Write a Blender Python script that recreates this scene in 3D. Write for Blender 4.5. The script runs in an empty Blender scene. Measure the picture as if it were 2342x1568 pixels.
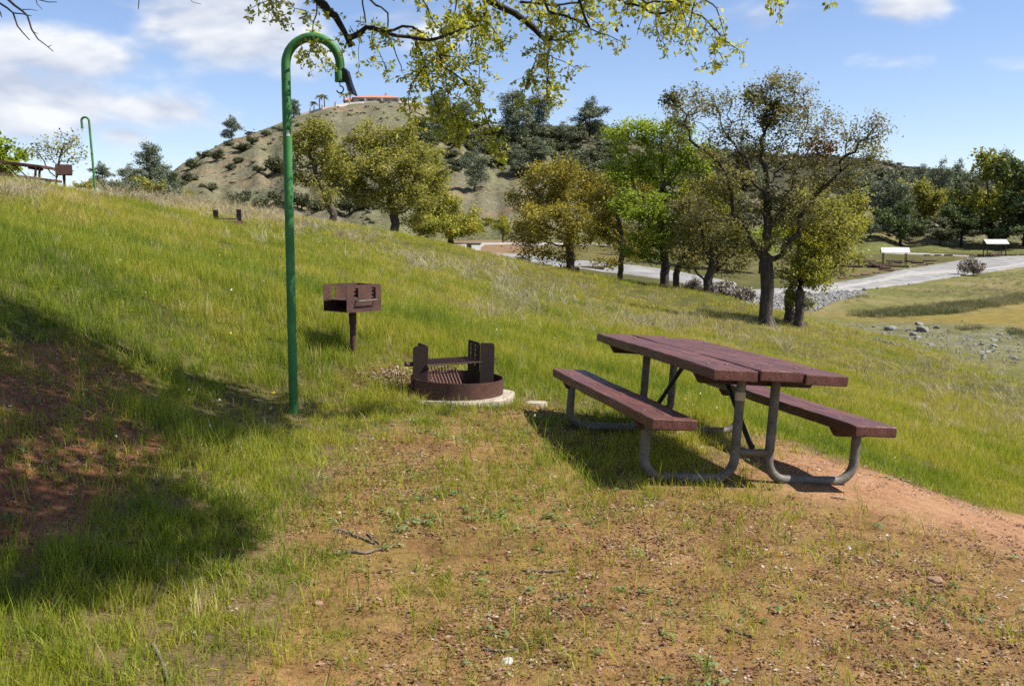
import bpy, bmesh, math, random
import numpy as np
from mathutils import Vector, Matrix

random.seed(7)
RNG = np.random.default_rng(11)
SC = bpy.context.scene
COL = SC.collection

# ------------------------------------------------------------------ camera
FPX, CX, CY = 2221.0, 1171.0, 784.0          # focal length and centre, photo units (2342 x 1568)
PITCH = math.atan(244 / 2221.0)
EYE = 1.63
cam_d = bpy.data.cameras.new('camera')
cam_d.sensor_width = 36.0
cam_d.lens = 36.0 * FPX / 2342.0
cam_d.clip_start = 0.05
cam_d.clip_end = 9000
cam_d.dof.use_dof = True
cam_d.dof.focus_distance = 7.4
cam_d.dof.aperture_fstop = 7.1
cam = bpy.data.objects.new('camera', cam_d)
cam.location = (0, 0, EYE)
cam.rotation_euler = (math.pi / 2 - PITCH, 0, 0)
COL.objects.link(cam)
SC.camera = cam

# ------------------------------------------------------------------ light
SUN_TO = Vector((0.758, -0.105, 0.95)).normalized()     # direction towards the sun
SUN_EL = math.asin(SUN_TO.z)
SUN_AZ = math.atan2(SUN_TO.x, SUN_TO.y)                 # clockwise from +Y
sun_d = bpy.data.lights.new('sun', 'SUN')
sun_d.energy = 5.0
sun_d.angle = math.radians(0.53)
sun_d.color = (1.0, 0.955, 0.88)
sun = bpy.data.objects.new('sun', sun_d)
sun.rotation_euler = SUN_TO.to_track_quat('Z', 'Y').to_euler()
sun.location = (20, -10, 40)
COL.objects.link(sun)
SC.view_settings.view_transform = 'Standard'
SC.view_settings.look = 'None'
SC.view_settings.exposure = 0.87
SC.view_settings.gamma = 1.0
SC.view_settings.use_curve_mapping = False
SKY_STRENGTH = 0.081
SC.render.engine = 'CYCLES'
SC.cycles.max_bounces = 6
SC.cycles.diffuse_bounces = 3
SC.cycles.glossy_bounces = 2
SC.cycles.transmission_bounces = 3
SC.cycles.transparent_max_bounces = 4
SC.cycles.caustics_reflective = False
SC.cycles.caustics_refractive = False
SC.cycles.use_denoising = False

_ct, _st = math.cos(PITCH), math.sin(PITCH)


def ray(px, py):
    u = (px - CX) / FPX
    v = (CY - py) / FPX
    return np.array([u, _ct + v * _st, -_st + v * _ct])


def P(px, py, D):
    """point on the sight line of a photo position at forward distance D (m)"""
    d = ray(px, py)
    q = d * (D / d[1])
    return np.array([q[0], q[1], q[2] + EYE])


# ------------------------------------------------------------------ world: Nishita sky with clouds
def build_world():
    w = bpy.data.worlds.new('World')
    SC.world = w
    w.use_nodes = True
    nt = w.node_tree
    nt.nodes.clear()
    N, Lk = nt.nodes.new, nt.links.new

    def math_(op, a, b=None, c=None, clamp=False):
        n = N('ShaderNodeMath')
        n.operation = op
        n.use_clamp = clamp
        for i, v in enumerate((a, b, c)):
            if v is None:
                continue
            if isinstance(v, (int, float)):
                n.inputs[i].default_value = v
            else:
                Lk(v, n.inputs[i])
        return n.outputs[0]

    sky = N('ShaderNodeTexSky')
    sky.sky_type = 'NISHITA'
    sky.sun_disc = False
    sky.sun_elevation = SUN_EL
    sky.sun_rotation = SUN_AZ
    sky.altitude = 200
    sky.air_density = 1.0
    sky.dust_density = 0.0
    sky.ozone_density = 2.0
    tc = N('ShaderNodeTexCoord')
    sep = N('ShaderNodeSeparateXYZ')
    Lk(tc.outputs['Generated'], sep.inputs[0])
    az = math_('ARCTAN2', sep.outputs[0], sep.outputs[1])
    el = math_('ARCSINE', sep.outputs[2])
    # flat cloud-layer coordinates so the clouds shrink towards the horizon
    cmb = N('ShaderNodeCombineXYZ')
    Lk(math_('MULTIPLY', az, 1.0), cmb.inputs[0])
    Lk(math_('MULTIPLY', el, 2.3), cmb.inputs[1])
    nz = N('ShaderNodeTexNoise')
    nz.noise_dimensions = '3D'
    Lk(cmb.outputs[0], nz.inputs['Vector'])
    nz.inputs['Scale'].default_value = 9.0
    nz.inputs['Detail'].default_value = 7
    nz.inputs['Roughness'].default_value = 0.52
    nz.inputs['Distortion'].default_value = 0.25
    low = N('ShaderNodeTexNoise')
    Lk(cmb.outputs[0], low.inputs['Vector'])
    low.inputs['Scale'].default_value = 1.6
    low.inputs['Detail'].default_value = 3
    # cloud bodies (azimuth, elevation, half widths, weight)
    clouds = [(520, 60, 230, 110, 1.05), (350, 20, 160, 70, .5), (170, 125, 200, 72, .95), (90, 235, 260, 90, 1.0),
              (330, 250, 190, 52, .9), (275, 312, 75, 34, .85), (150, 190, 90, 40, .6), (960, 40, 190, 80, .62),
              (1740, 48, 110, 45, .55), (2085, 8, 90, 34, .85), (2000, 137, 95, 30, .58), (2315, 140, 70, 36, .55),
              (60, 345, 150, 40, .5), (640, 250, 120, 50, .35), (1260, 215, 80, 40, .3), (-300, 150, 330, 120, .9),
              (-250, -150, 300, 120, .8), (400, -260, 420, 150, .8), (1500, -300, 300, 100, .6), (2700, 40, 260, 80, .6)]
    bias = None
    for (px, py, rx, ry, wgt) in clouds:
        d = ray(px, py)
        d = d / np.linalg.norm(d)
        a0, e0 = math.atan2(d[0], d[1]), math.asin(d[2])
        x = math_('MULTIPLY', math_('SUBTRACT', az, a0), FPX / rx)
        y = math_('MULTIPLY', math_('SUBTRACT', el, e0), FPX / ry)
        r2 = math_('ADD', math_('MULTIPLY', x, x), math_('MULTIPLY', y, y))
        g = math_('MULTIPLY', math_('EXPONENT', math_('MULTIPLY', r2, -1.0)), wgt)
        bias = g if bias is None else math_('MAXIMUM', bias, g)
    # far from the camera's view the same kind of broken cloud goes on by itself
    front = math_('MULTIPLY_ADD', math_('COSINE', az), 4.0, -2.4, True)
    gen = math_('MULTIPLY', math_('MULTIPLY', math_('SUBTRACT', low.outputs[0], 0.38), 3.0), math_('SUBTRACT', 1.0, front))
    bias = math_('MAXIMUM', bias, gen)
    dens = math_('ADD', math_('MULTIPLY', bias, 0.86), math_('MULTIPLY', math_('SUBTRACT', nz.outputs[0], 0.5), 1.5))
    mr = N('ShaderNodeMapRange')
    mr.interpolation_type = 'SMOOTHSTEP'
    mr.inputs['From Min'].default_value = 0.22
    mr.inputs['From Max'].default_value = 0.74
    Lk(dens, mr.inputs['Value'])
    mask = math_('MULTIPLY', mr.outputs[0], 0.93)
    up = math_('GREATER_THAN', el, 0.0)
    mask = math_('MULTIPLY', mask, up)
    # cloud colour: white rims, faint grey bodies
    nz2 = N('ShaderNodeTexNoise')
    mp = N('ShaderNodeMapping')
    mp.inputs['Location'].default_value = (0.0, 0.05, 0.0)
    Lk(cmb.outputs[0], mp.inputs['Vector'])
    Lk(mp.outputs[0], nz2.inputs['Vector'])
    nz2.inputs['Scale'].default_value = 9.0
    nz2.inputs['Detail'].default_value = 3
    nz2.inputs['Roughness'].default_value = 0.52
    nz2.inputs['Distortion'].default_value = 0.25
    shade = N('ShaderNodeMapRange')
    shade.inputs['From Min'].default_value = -0.12
    shade.inputs['From Max'].default_value = 0.14
    Lk(math_('SUBTRACT', nz.outputs[0], nz2.outputs[0]), shade.inputs['Value'])
    cc = N('ShaderNodeMix')
    cc.data_type = 'RGBA'
    Lk(shade.outputs[0], cc.inputs[0])
    cc.inputs[6].default_value = (0.325, 0.355, 0.43, 1)
    cc.inputs[7].default_value = (0.545, 0.552, 0.565, 1)
    skym = N('ShaderNodeMix')
    skym.data_type = 'RGBA'
    skym.blend_type = 'MULTIPLY'
    skym.inputs[0].default_value = 1.0
    Lk(sky.outputs[0], skym.inputs[6])
    skym.inputs[7].default_value = (SKY_STRENGTH * .98, SKY_STRENGTH * .96, SKY_STRENGTH * 1.08, 1)
    mix = N('ShaderNodeMix')
    mix.data_type = 'RGBA'
    Lk(mask, mix.inputs[0])
    Lk(skym.outputs[2], mix.inputs[6])
    Lk(cc.outputs[2], mix.inputs[7])
    bg = N('ShaderNodeBackground')
    Lk(mix.outputs[2], bg.inputs['Color'])
    bg.inputs['Strength'].default_value = 1.0
    out = N('ShaderNodeOutputWorld')
    Lk(bg.outputs[0], out.inputs['Surface'])
    w.cycles.sampling_method = 'MANUAL'
    w.cycles.sample_map_resolution = 512


build_world()


# ------------------------------------------------------------------ helpers
def tag(o, label=None, cat=None, group=None, kind=None):
    if label:
        o['label'] = label
    if cat:
        o['category'] = cat
    if group:
        o['group'] = group
    if kind:
        o['kind'] = kind
    return o


def link(name, me, mat=None, parent=None):
    o = bpy.data.objects.new(name, me)
    COL.objects.link(o)
    if mat is not None and me is not None and len(me.materials) == 0:
        me.materials.append(mat)
    if parent is not None:
        o.parent = parent
    return o


def thing(name, loc=(0, 0, 0), rot=(0, 0, 0), label=None, cat=None, group=None):
    o = bpy.data.objects.new(name, None)
    o.empty_display_size = 0.2
    COL.objects.link(o)
    o.location = loc
    o.rotation_euler = rot
    return tag(o, label, cat, group)


def np_mesh(name, V, F, smooth=False):
    V = np.asarray(V, dtype=np.float32).reshape(-1, 3)
    F = np.asarray(F, dtype=np.int32)
    k = F.shape[1]
    me = bpy.data.meshes.new(name)
    me.vertices.add(len(V))
    me.vertices.foreach_set('co', V.ravel())
    me.loops.add(F.size)
    me.loops.foreach_set('vertex_index', F.ravel())
    me.polygons.add(len(F))
    me.polygons.foreach_set('loop_start', np.arange(0, F.size, k, dtype=np.int32))
    me.polygons.foreach_set('loop_total', np.full(len(F), k, dtype=np.int32))
    if smooth:
        me.polygons.foreach_set('use_smooth', np.ones(len(F), dtype=bool))
    me.update(calc_edges=True)
    return me


def face_attr(me, name, vals):
    a = me.attributes.new(name, 'FLOAT', 'FACE')
    a.data.foreach_set('value', np.asarray(vals, dtype=np.float32))


class MB:
    """collects boxes, tubes and plates; build() links them as one mesh"""

    def __init__(s):
        s.v, s.f = [], []

    def add(s, vs, fs):
        n = len(s.v)
        s.v += [tuple(map(float, v)) for v in vs]
        s.f += [tuple(i + n for i in f) for f in fs]
        return s

    def box(s, c, size, M=None, bev=0.0):
        bm = bmesh.new()
        bmesh.ops.create_cube(bm, size=1.0)
        bmesh.ops.scale(bm, vec=size, verts=bm.verts)
        if bev:
            bmesh.ops.bevel(bm, geom=list(bm.edges), offset=bev, segments=2, affect='EDGES', profile=0.6)
        vs = [Vector(v.co) for v in bm.verts]
        if M is not None:
            vs = [M @ v for v in vs]
        c = Vector(c)
        bm.verts.index_update()
        fs = [[v.index for v in f.verts] for f in bm.faces]
        bm.free()
        return s.add([v + c for v in vs], fs)

    def tube(s, pts, r, sides=12, caps=True):
        pts = [Vector(p) for p in pts]
        rs = r if hasattr(r, '__len__') else [r] * len(pts)
        n = len(pts)
        vs, fs = [], []
        t0 = (pts[1] - pts[0]).normalized()
        ref = Vector((0, 0, 1)) if abs(t0.z) < 0.9 else Vector((1, 0, 0))
        a = t0.cross(ref).normalized()
        for i in range(n):
            if i == 0:
                t = t0
            elif i == n - 1:
                t = (pts[-1] - pts[-2]).normalized()
            else:
                t = ((pts[i] - pts[i - 1]).normalized() + (pts[i + 1] - pts[i]).normalized()).normalized()
            a = (a - t * a.dot(t)).normalized()
            b = t.cross(a)
            for k in range(sides):
                w = 2 * math.pi * k / sides
                vs.append(pts[i] + (a * math.cos(w) + b * math.sin(w)) * rs[i])
        for i in range(n - 1):
            for k in range(sides):
                k2 = (k + 1) % sides
                fs.append((i * sides + k, i * sides + k2, (i + 1) * sides + k2, (i + 1) * sides + k))
        if caps:
            fs.append(tuple(range(sides - 1, -1, -1)))
            fs.append(tuple((n - 1) * sides + k for k in range(sides)))
        return s.add(vs, fs)

    def prism(s, poly, z0, z1, M=None):
        """poly: (x, z) outline, extruded along y from z0 to z1"""
        n = len(poly)
        vs = [Vector((p[0], z0, p[1])) for p in poly] + [Vector((p[0], z1, p[1])) for p in poly]
        fs = [tuple(range(n)), tuple(range(2 * n - 1, n - 1, -1))]
        for i in range(n):
            j = (i + 1) % n
            fs.append((i, n + i, n + j, j))
        if M is not None:
            vs = [M @ v for v in vs]
        return s.add(vs, fs)

    def build(s, name, mat, parent=None, smooth=None):
        me = bpy.data.meshes.new(name)
        me.from_pydata(s.v, [], s.f)
        bm = bmesh.new()
        bm.from_mesh(me)
        bmesh.ops.recalc_face_normals(bm, faces=bm.faces)
        bm.to_mesh(me)
        bm.free()
        if smooth:
            for p in me.polygons:
                p.use_smooth = True
            try:
                me.set_sharp_from_angle(angle=math.radians(smooth if smooth > 1 else 40))
            except Exception:
                pass
        return link(name, me, mat, parent)


# value noise in numpy (2D)
_perm = np.random.default_rng(3).random((256, 256))


def vnoise(x, y):
    xi = np.floor(x).astype(int)
    yi = np.floor(y).astype(int)
    fx = x - xi
    fy = y - yi
    fx = fx * fx * (3 - 2 * fx)
    fy = fy * fy * (3 - 2 * fy)
    g = lambda i, j: _perm[i & 255, j & 255]
    return (g(xi, yi) * (1 - fx) + g(xi + 1, yi) * fx) * (1 - fy) + (g(xi, yi + 1) * (1 - fx) + g(xi + 1, yi + 1) * fx) * fy


def fbm(x, y, o=4):
    s, a, t = 0, 1.0, 0
    for i in range(o):
        s = s + a * vnoise(x * 2 ** i + 17.3 * i, y * 2 ** i - 9.1 * i)
        t += a
        a *= 0.5
    return s / t


# ------------------------------------------------------------------ materials
def new_mat(name):
    m = bpy.data.materials.new(name)
    m.use_nodes = True
    nt = m.node_tree
    b = nt.nodes['Principled BSDF']
    return m, nt, b


def ramp(nt, fac, stops):
    r = nt.nodes.new('ShaderNodeValToRGB')
    e = r.color_ramp.elements
    while len(e) < len(stops):
        e.new(0.5)
    for i, (p, c) in enumerate(stops):
        e[i].position = p
        e[i].color = (c[0], c[1], c[2], 1)
    nt.links.new(fac, r.inputs[0])
    return r.outputs[0]


def noise(nt, scale, detail=4, rough=0.55, coord='Object', stretch=None, dist=0.0):
    tc = nt.nodes.new('ShaderNodeTexCoord')
    n = nt.nodes.new('ShaderNodeTexNoise')
    n.inputs['Scale'].default_value = scale
    n.inputs['Detail'].default_value = detail
    n.inputs['Roughness'].default_value = rough
    n.inputs['Distortion'].default_value = dist
    if stretch:
        mp = nt.nodes.new('ShaderNodeMapping')
        mp.inputs['Scale'].default_value = stretch
        nt.links.new(tc.outputs[coord], mp.inputs[0])
        nt.links.new(mp.outputs[0], n.inputs['Vector'])
    else:
        nt.links.new(tc.outputs[coord], n.inputs['Vector'])
    return n.outputs[0]


def bump(nt, b, h, strength=0.3, dist=0.01):
    bp = nt.nodes.new('ShaderNodeBump')
    bp.inputs['Strength'].default_value = strength
    bp.inputs['Distance'].default_value = dist
    nt.links.new(h, bp.inputs['Height'])
    nt.links.new(bp.outputs[0], b.inputs['Normal'])


def mix_rgb(nt, fac, a, b, mode='MIX'):
    m = nt.nodes.new('ShaderNodeMix')
    m.data_type = 'RGBA'
    m.blend_type = mode
    for i, v in ((0, fac), (6, a), (7, b)):
        if isinstance(v, (int, float)):
            m.inputs[i].default_value = v
        elif isinstance(v, tuple):
            m.inputs[i].default_value = (v[0], v[1], v[2], 1)
        else:
            nt.links.new(v, m.inputs[i])
    return m.outputs[2]


ALB = 0.66


def surf(name, stops, scale=8, detail=5, rough=0.8, metal=0.0, bmp=0.3, bdist=0.004, stretch=None, spec=0.3, dist=0.0, coord='Object'):
    m, nt, b = new_mat(name)
    n = noise(nt, scale, min(detail, 5), 0.6, coord, stretch, dist)
    nt.links.new(ramp(nt, n, [(p, tuple(ALB * v for v in c)) for p, c in stops]), b.inputs['Base Color'])
    b.inputs['Roughness'].default_value = rough
    b.inputs['Metallic'].default_value = metal
    b.inputs['Specular IOR Level'].default_value = spec
    if bmp:
        bump(nt, b, n, bmp, bdist)
    return m


def leaf_mat(name, stops, attr='tint', kind='GEOMETRY', trans=0.35, rough=0.6, tscale=1.3):
    m, nt, b = new_mat(name)
    a = nt.nodes.new('ShaderNodeAttribute')
    a.attribute_type = kind
    a.attribute_name = attr
    c = ramp(nt, a.outputs['Fac'], stops)
    nt.links.new(c, b.inputs['Base Color'])
    b.inputs['Roughness'].default_value = rough
    b.inputs['Specular IOR Level'].default_value = 0.25
    t = nt.nodes.new('ShaderNodeBsdfTranslucent')
    sc = mix_rgb(nt, 1.0, c, (tscale, tscale, tscale * 0.6), 'MULTIPLY')
    nt.links.new(sc, t.inputs['Color'])
    ms = nt.nodes.new('ShaderNodeMixShader')
    ms.inputs[0].default_value = trans
    nt.links.new(b.outputs[0], ms.inputs[1])
    nt.links.new(t.outputs[0], ms.inputs[2])
    nt.links.new(ms.outputs[0], nt.nodes['Material Output'].inputs['Surface'])
    return m


M = {}
M['bark'] = surf('bark_grey_brown', [(.3, (.035, .026, .02)), (.55, (.10, .08, .062)), (.8, (.21, .18, .15))], 14, 8, .95, 0, .9, .03, (1, 1, .25))
M['bark_oak'] = surf('dark_oak_bark', [(.3, (.030, .023, .018)), (.55, (.085, .068, .053)), (.8, (.19, .165, .14))], 9, 8, .95, 0, .9, .03, (1, 1, .25))
M['bark_dark'] = surf('bark_dark', [(.3, (.018, .014, .011)), (.6, (.055, .042, .034)), (.85, (.12, .10, .085))], 40, 6, .95, 0, .8, .006, (1, 1, .3))
M['concrete'] = surf('old_concrete', [(.3, (.33, .27, .20)), (.5, (.50, .43, .34)), (.75, (.66, .58, .48))], 14, 8, .95, 0, .5, .01)
M['stone_grey'] = surf('grey_stone', [(.25, (.12, .12, .115)), (.5, (.30, .29, .27)), (.8, (.50, .48, .44))], 3.5, 8, .9, 0, .6, .03)
M['stone_white'] = surf('pale_pebble', [(.3, (.45, .38, .32)), (.7, (.75, .70, .64))], 12, 3, .8, 0, .2)
M['stone_tan'] = surf('tan_stone', [(.3, (.30, .17, .10)), (.7, (.50, .32, .21))], 7, 6, .9, 0, .4, .01)
M['stick'] = surf('dry_stick', [(.3, (.10, .075, .06)), (.7, (.30, .25, .21))], 30, 5, .95, 0, .5, .003)
M['white_paint'] = surf('white_paint', [(.3, (.70, .69, .66)), (.7, (.82, .81, .79))], 5, 3, .5, 0, .05)
M['plaster'] = surf('pale_plaster', [(.3, (.62, .54, .47)), (.7, (.74, .67, .60))], 1.5, 3, .9, 0, .05)
M['roof_metal'] = surf('white_metal_roof', [(.3, (.72, .70, .68)), (.7, (.85, .83, .80))], 1.2, 3, .4, 0, .02)
M['dark_post'] = surf('dark_green_post', [(.3, (.02, .03, .024)), (.7, (.05, .06, .05))], 5, 3, .6)
M['rust_post'] = surf('rust_brown_post', [(.3, (.06, .025, .016)), (.7, (.13, .06, .04))], 5, 3, .7)
M['log_dark'] = surf('weathered_log', [(.3, (.05, .032, .024)), (.7, (.15, .095, .07))], 5, 5, .95, 0, .5, .02, (.3, 1, 1))
M['log_red'] = surf('red_brown_log', [(.3, (.11, .055, .04)), (.7, (.22, .12, .085))], 5, 5, .95, 0, .5, .02, (.3, 1, 1))
M['tile'] = surf('terracotta_tile', [(.3, (.52, .20, .12)), (.7, (.68, .32, .22))], 2.5, 4, .85, 0, .2, .05)
M['glass_dark'] = surf('dark_window', [(.3, (.03, .035, .04)), (.7, (.06, .07, .08))], 1, 2, .1, 0, 0, spec=.6)
M['black_sheet'] = surf('blackened_sheet', [(.35, (.006, .006, .007)), (.7, (.03, .028, .028))], 12, 5, .5, 0, .2, .003)


def wood_paint():
    m, nt, b = new_mat('brown_painted_wood')
    g = noise(nt, 4, 6, .7, 'Object', (11, .5, 11), .8)
    col = ramp(nt, g, [(.28, (.034, .013, .009)), (.45, (.100, .036, .025)), (.62, (.132, .050, .037)), (.8, (.18, .082, .062))])
    w = noise(nt, 3.2, 8, .7, 'Object', (4, 1, 4))
    col = mix_rgb(nt, ramp(nt, w, [(.60, (0, 0, 0)), (.72, (.65, .65, .65))]), col, (.18, .088, .070))
    c = noise(nt, 22, 5, .7, 'Object', (1.5, .09, 1.5), .4)
    crack = ramp(nt, c, [(.345, (1, 1, 1)), (.385, (0, 0, 0))])
    col = mix_rgb(nt, crack, col, (.022, .012, .010))
    lc = noise(nt, 9, 3, .55, 'Object', (1.0, .045, 1.0), .2)
    lcm = ramp(nt, lc, [(.470, (0, 0, 0)), (.482, (1, 1, 1)), (.490, (1, 1, 1)), (.502, (0, 0, 0))])
    wh = ramp(nt, noise(nt, 2.3, 3, .6, 'Object'), [(.42, (0, 0, 0)), (.55, (1, 1, 1))])
    lcm = mix_rgb(nt, 1.0, lcm, wh, 'MULTIPLY')
    col = mix_rgb(nt, lcm, col, (.016, .009, .008))
    fl = noise(nt, 26, 4, .6, 'Object')
    col = mix_rgb(nt, ramp(nt, fl, [(.70, (0, 0, 0)), (.74, (.8, .8, .8))]), col, (.42, .34, .30))
    fd = noise(nt, 1.4, 4, .6, 'Object')
    col = mix_rgb(nt, .8, col, ramp(nt, fd, [(.3, (.62, .60, .58)), (.5, (1, 1, 1)), (.72, (1.5, 1.5, 1.5))]), 'MULTIPLY')
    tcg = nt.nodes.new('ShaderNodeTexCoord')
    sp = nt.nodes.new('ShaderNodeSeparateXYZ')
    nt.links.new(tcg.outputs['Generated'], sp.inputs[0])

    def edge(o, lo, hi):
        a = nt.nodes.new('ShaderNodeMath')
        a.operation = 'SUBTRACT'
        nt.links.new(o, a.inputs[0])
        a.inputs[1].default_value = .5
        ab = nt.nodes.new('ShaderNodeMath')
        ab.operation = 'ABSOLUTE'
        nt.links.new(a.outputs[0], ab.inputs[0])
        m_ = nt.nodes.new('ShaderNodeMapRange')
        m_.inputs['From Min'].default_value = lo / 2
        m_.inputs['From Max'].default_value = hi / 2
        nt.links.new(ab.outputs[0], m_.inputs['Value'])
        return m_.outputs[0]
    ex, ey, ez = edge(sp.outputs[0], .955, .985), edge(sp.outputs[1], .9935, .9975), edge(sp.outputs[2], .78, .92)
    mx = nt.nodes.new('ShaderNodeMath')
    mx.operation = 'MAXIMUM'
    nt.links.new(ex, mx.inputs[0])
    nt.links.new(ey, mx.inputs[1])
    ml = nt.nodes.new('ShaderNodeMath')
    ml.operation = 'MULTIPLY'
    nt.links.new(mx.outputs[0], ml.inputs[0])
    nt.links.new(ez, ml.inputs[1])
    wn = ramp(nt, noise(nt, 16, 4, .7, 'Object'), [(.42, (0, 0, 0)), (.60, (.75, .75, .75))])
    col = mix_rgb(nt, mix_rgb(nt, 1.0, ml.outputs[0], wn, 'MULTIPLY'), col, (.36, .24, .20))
    nt.links.new(col, b.inputs['Base Color'])
    rr = nt.nodes.new('ShaderNodeMapRange')
    rr.inputs['To Min'].default_value = .34
    rr.inputs['To Max'].default_value = .62
    nt.links.new(w, rr.inputs['Value'])
    nt.links.new(rr.outputs[0], b.inputs['Roughness'])
    b.inputs['Specular IOR Level'].default_value = .38
    hh = mix_rgb(nt, .5, g, crack, 'SUBTRACT')
    bump(nt, b, hh, .55, .004)
    return m


def rust(name, dark=1.0, scale=6):
    m, nt, b = new_mat(name)
    n = noise(nt, scale, 9, .65)
    n2 = noise(nt, scale * 7, 5, .6)
    c = ramp(nt, n, [(.3, (.030 * dark, .014 * dark, .012 * dark)), (.5, (.10 * dark, .038 * dark, .026 * dark)), (.68, (.155 * dark, .060 * dark, .036 * dark)), (.85, (.25 * dark, .095 * dark, .042 * dark))])
    c = mix_rgb(nt, .35, c, ramp(nt, n2, [(.35, (.03 * dark, .02 * dark, .018 * dark)), (.65, (.19 * dark, .08 * dark, .05 * dark))]))
    nt.links.new(c, b.inputs['Base Color'])
    b.inputs['Roughness'].default_value = .72
    b.inputs['Metallic'].default_value = .15
    bump(nt, b, n2, .35, .002)
    return m


def green_paint():
    m, nt, b = new_mat('chipped_green_paint')
    n = noise(nt, 5, 8, .6)
    c = ramp(nt, n, [(.3, (.032, .135, .036)), (.6, (.052, .190, .054)), (.8, (.085, .245, .085))])
    k = noise(nt, 9, 7, .7)
    c = mix_rgb(nt, ramp(nt, k, [(.645, (0, 0, 0)), (.665, (1, 1, 1))]), c, (.075, .04, .028))
    fade = noise(nt, 1.7, 4, .6, 'Object')
    c = mix_rgb(nt, .7, c, ramp(nt, fade, [(.3, (.7, .72, .7)), (.5, (1, 1, 1)), (.72, (1.35, 1.25, 1.3))]), 'MULTIPLY')
    nt.links.new(c, b.inputs['Base Color'])
    b.inputs['Roughness'].default_value = .58
    b.inputs['Specular IOR Level'].default_value = .3
    bump(nt, b, k, .15, .002)
    return m


def galvanised():
    m, nt, b = new_mat('galvanised_pipe')
    n = noise(nt, 14, 7, .6)
    c = ramp(nt, n, [(.3, (.085, .078, .066)), (.6, (.165, .152, .130)), (.85, (.26, .24, .205))])
    k = noise(nt, 4, 6, .7)
    c = mix_rgb(nt, ramp(nt, k, [(.60, (0, 0, 0)), (.72, (.9, .9, .9))]), c, (.22, .095, .05))
    nt.links.new(c, b.inputs['Base Color'])
    b.inputs['Metallic'].default_value = .05
    b.inputs['Roughness'].default_value = .62
    b.inputs['Specular IOR Level'].default_value = .25
    bump(nt, b, n, .15, .002)
    return m


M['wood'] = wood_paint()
M['rust'] = rust('rusty_steel', .70)
M['rust_dark'] = rust('sooty_rusty_steel', .55)
M['rust_black'] = rust('fire_blackened_steel', .20)
M['green'] = green_paint()
M['galv'] = galvanised()
M['tape'] = surf('beige_tape', [(.3, (.70, .56, .38)), (.7, (.80, .66, .48))], 10, 3, .7, 0, .05)

# ------------------------------------------------------------------ terrain
RING_PT = P(1045, 902, 8.3)
GRILL_PT = P(808, 806, 9.2)
POLE_PT = P(672, 948, 7.5)
TB_O = np.array([1.578, 5.794, -1.570 + EYE])
TB_L = np.array([-.2063, .9784, -.0080])
TB_W = np.array([.9758, .2052, -.0751])
TB_U = np.array([.0719, .0233, .9971])
TBg = lambda l, w, u: TB_O + TB_L * l + TB_W * w + TB_U * u
FRING_PT = P(525, 516, 26)
FPOLE_PT = P(220, 456, 34)
FGRILL_PT = P(148, 434, 24.5)


def rel(x, y, z):
    return np.array([x, y, z + EYE])


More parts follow.
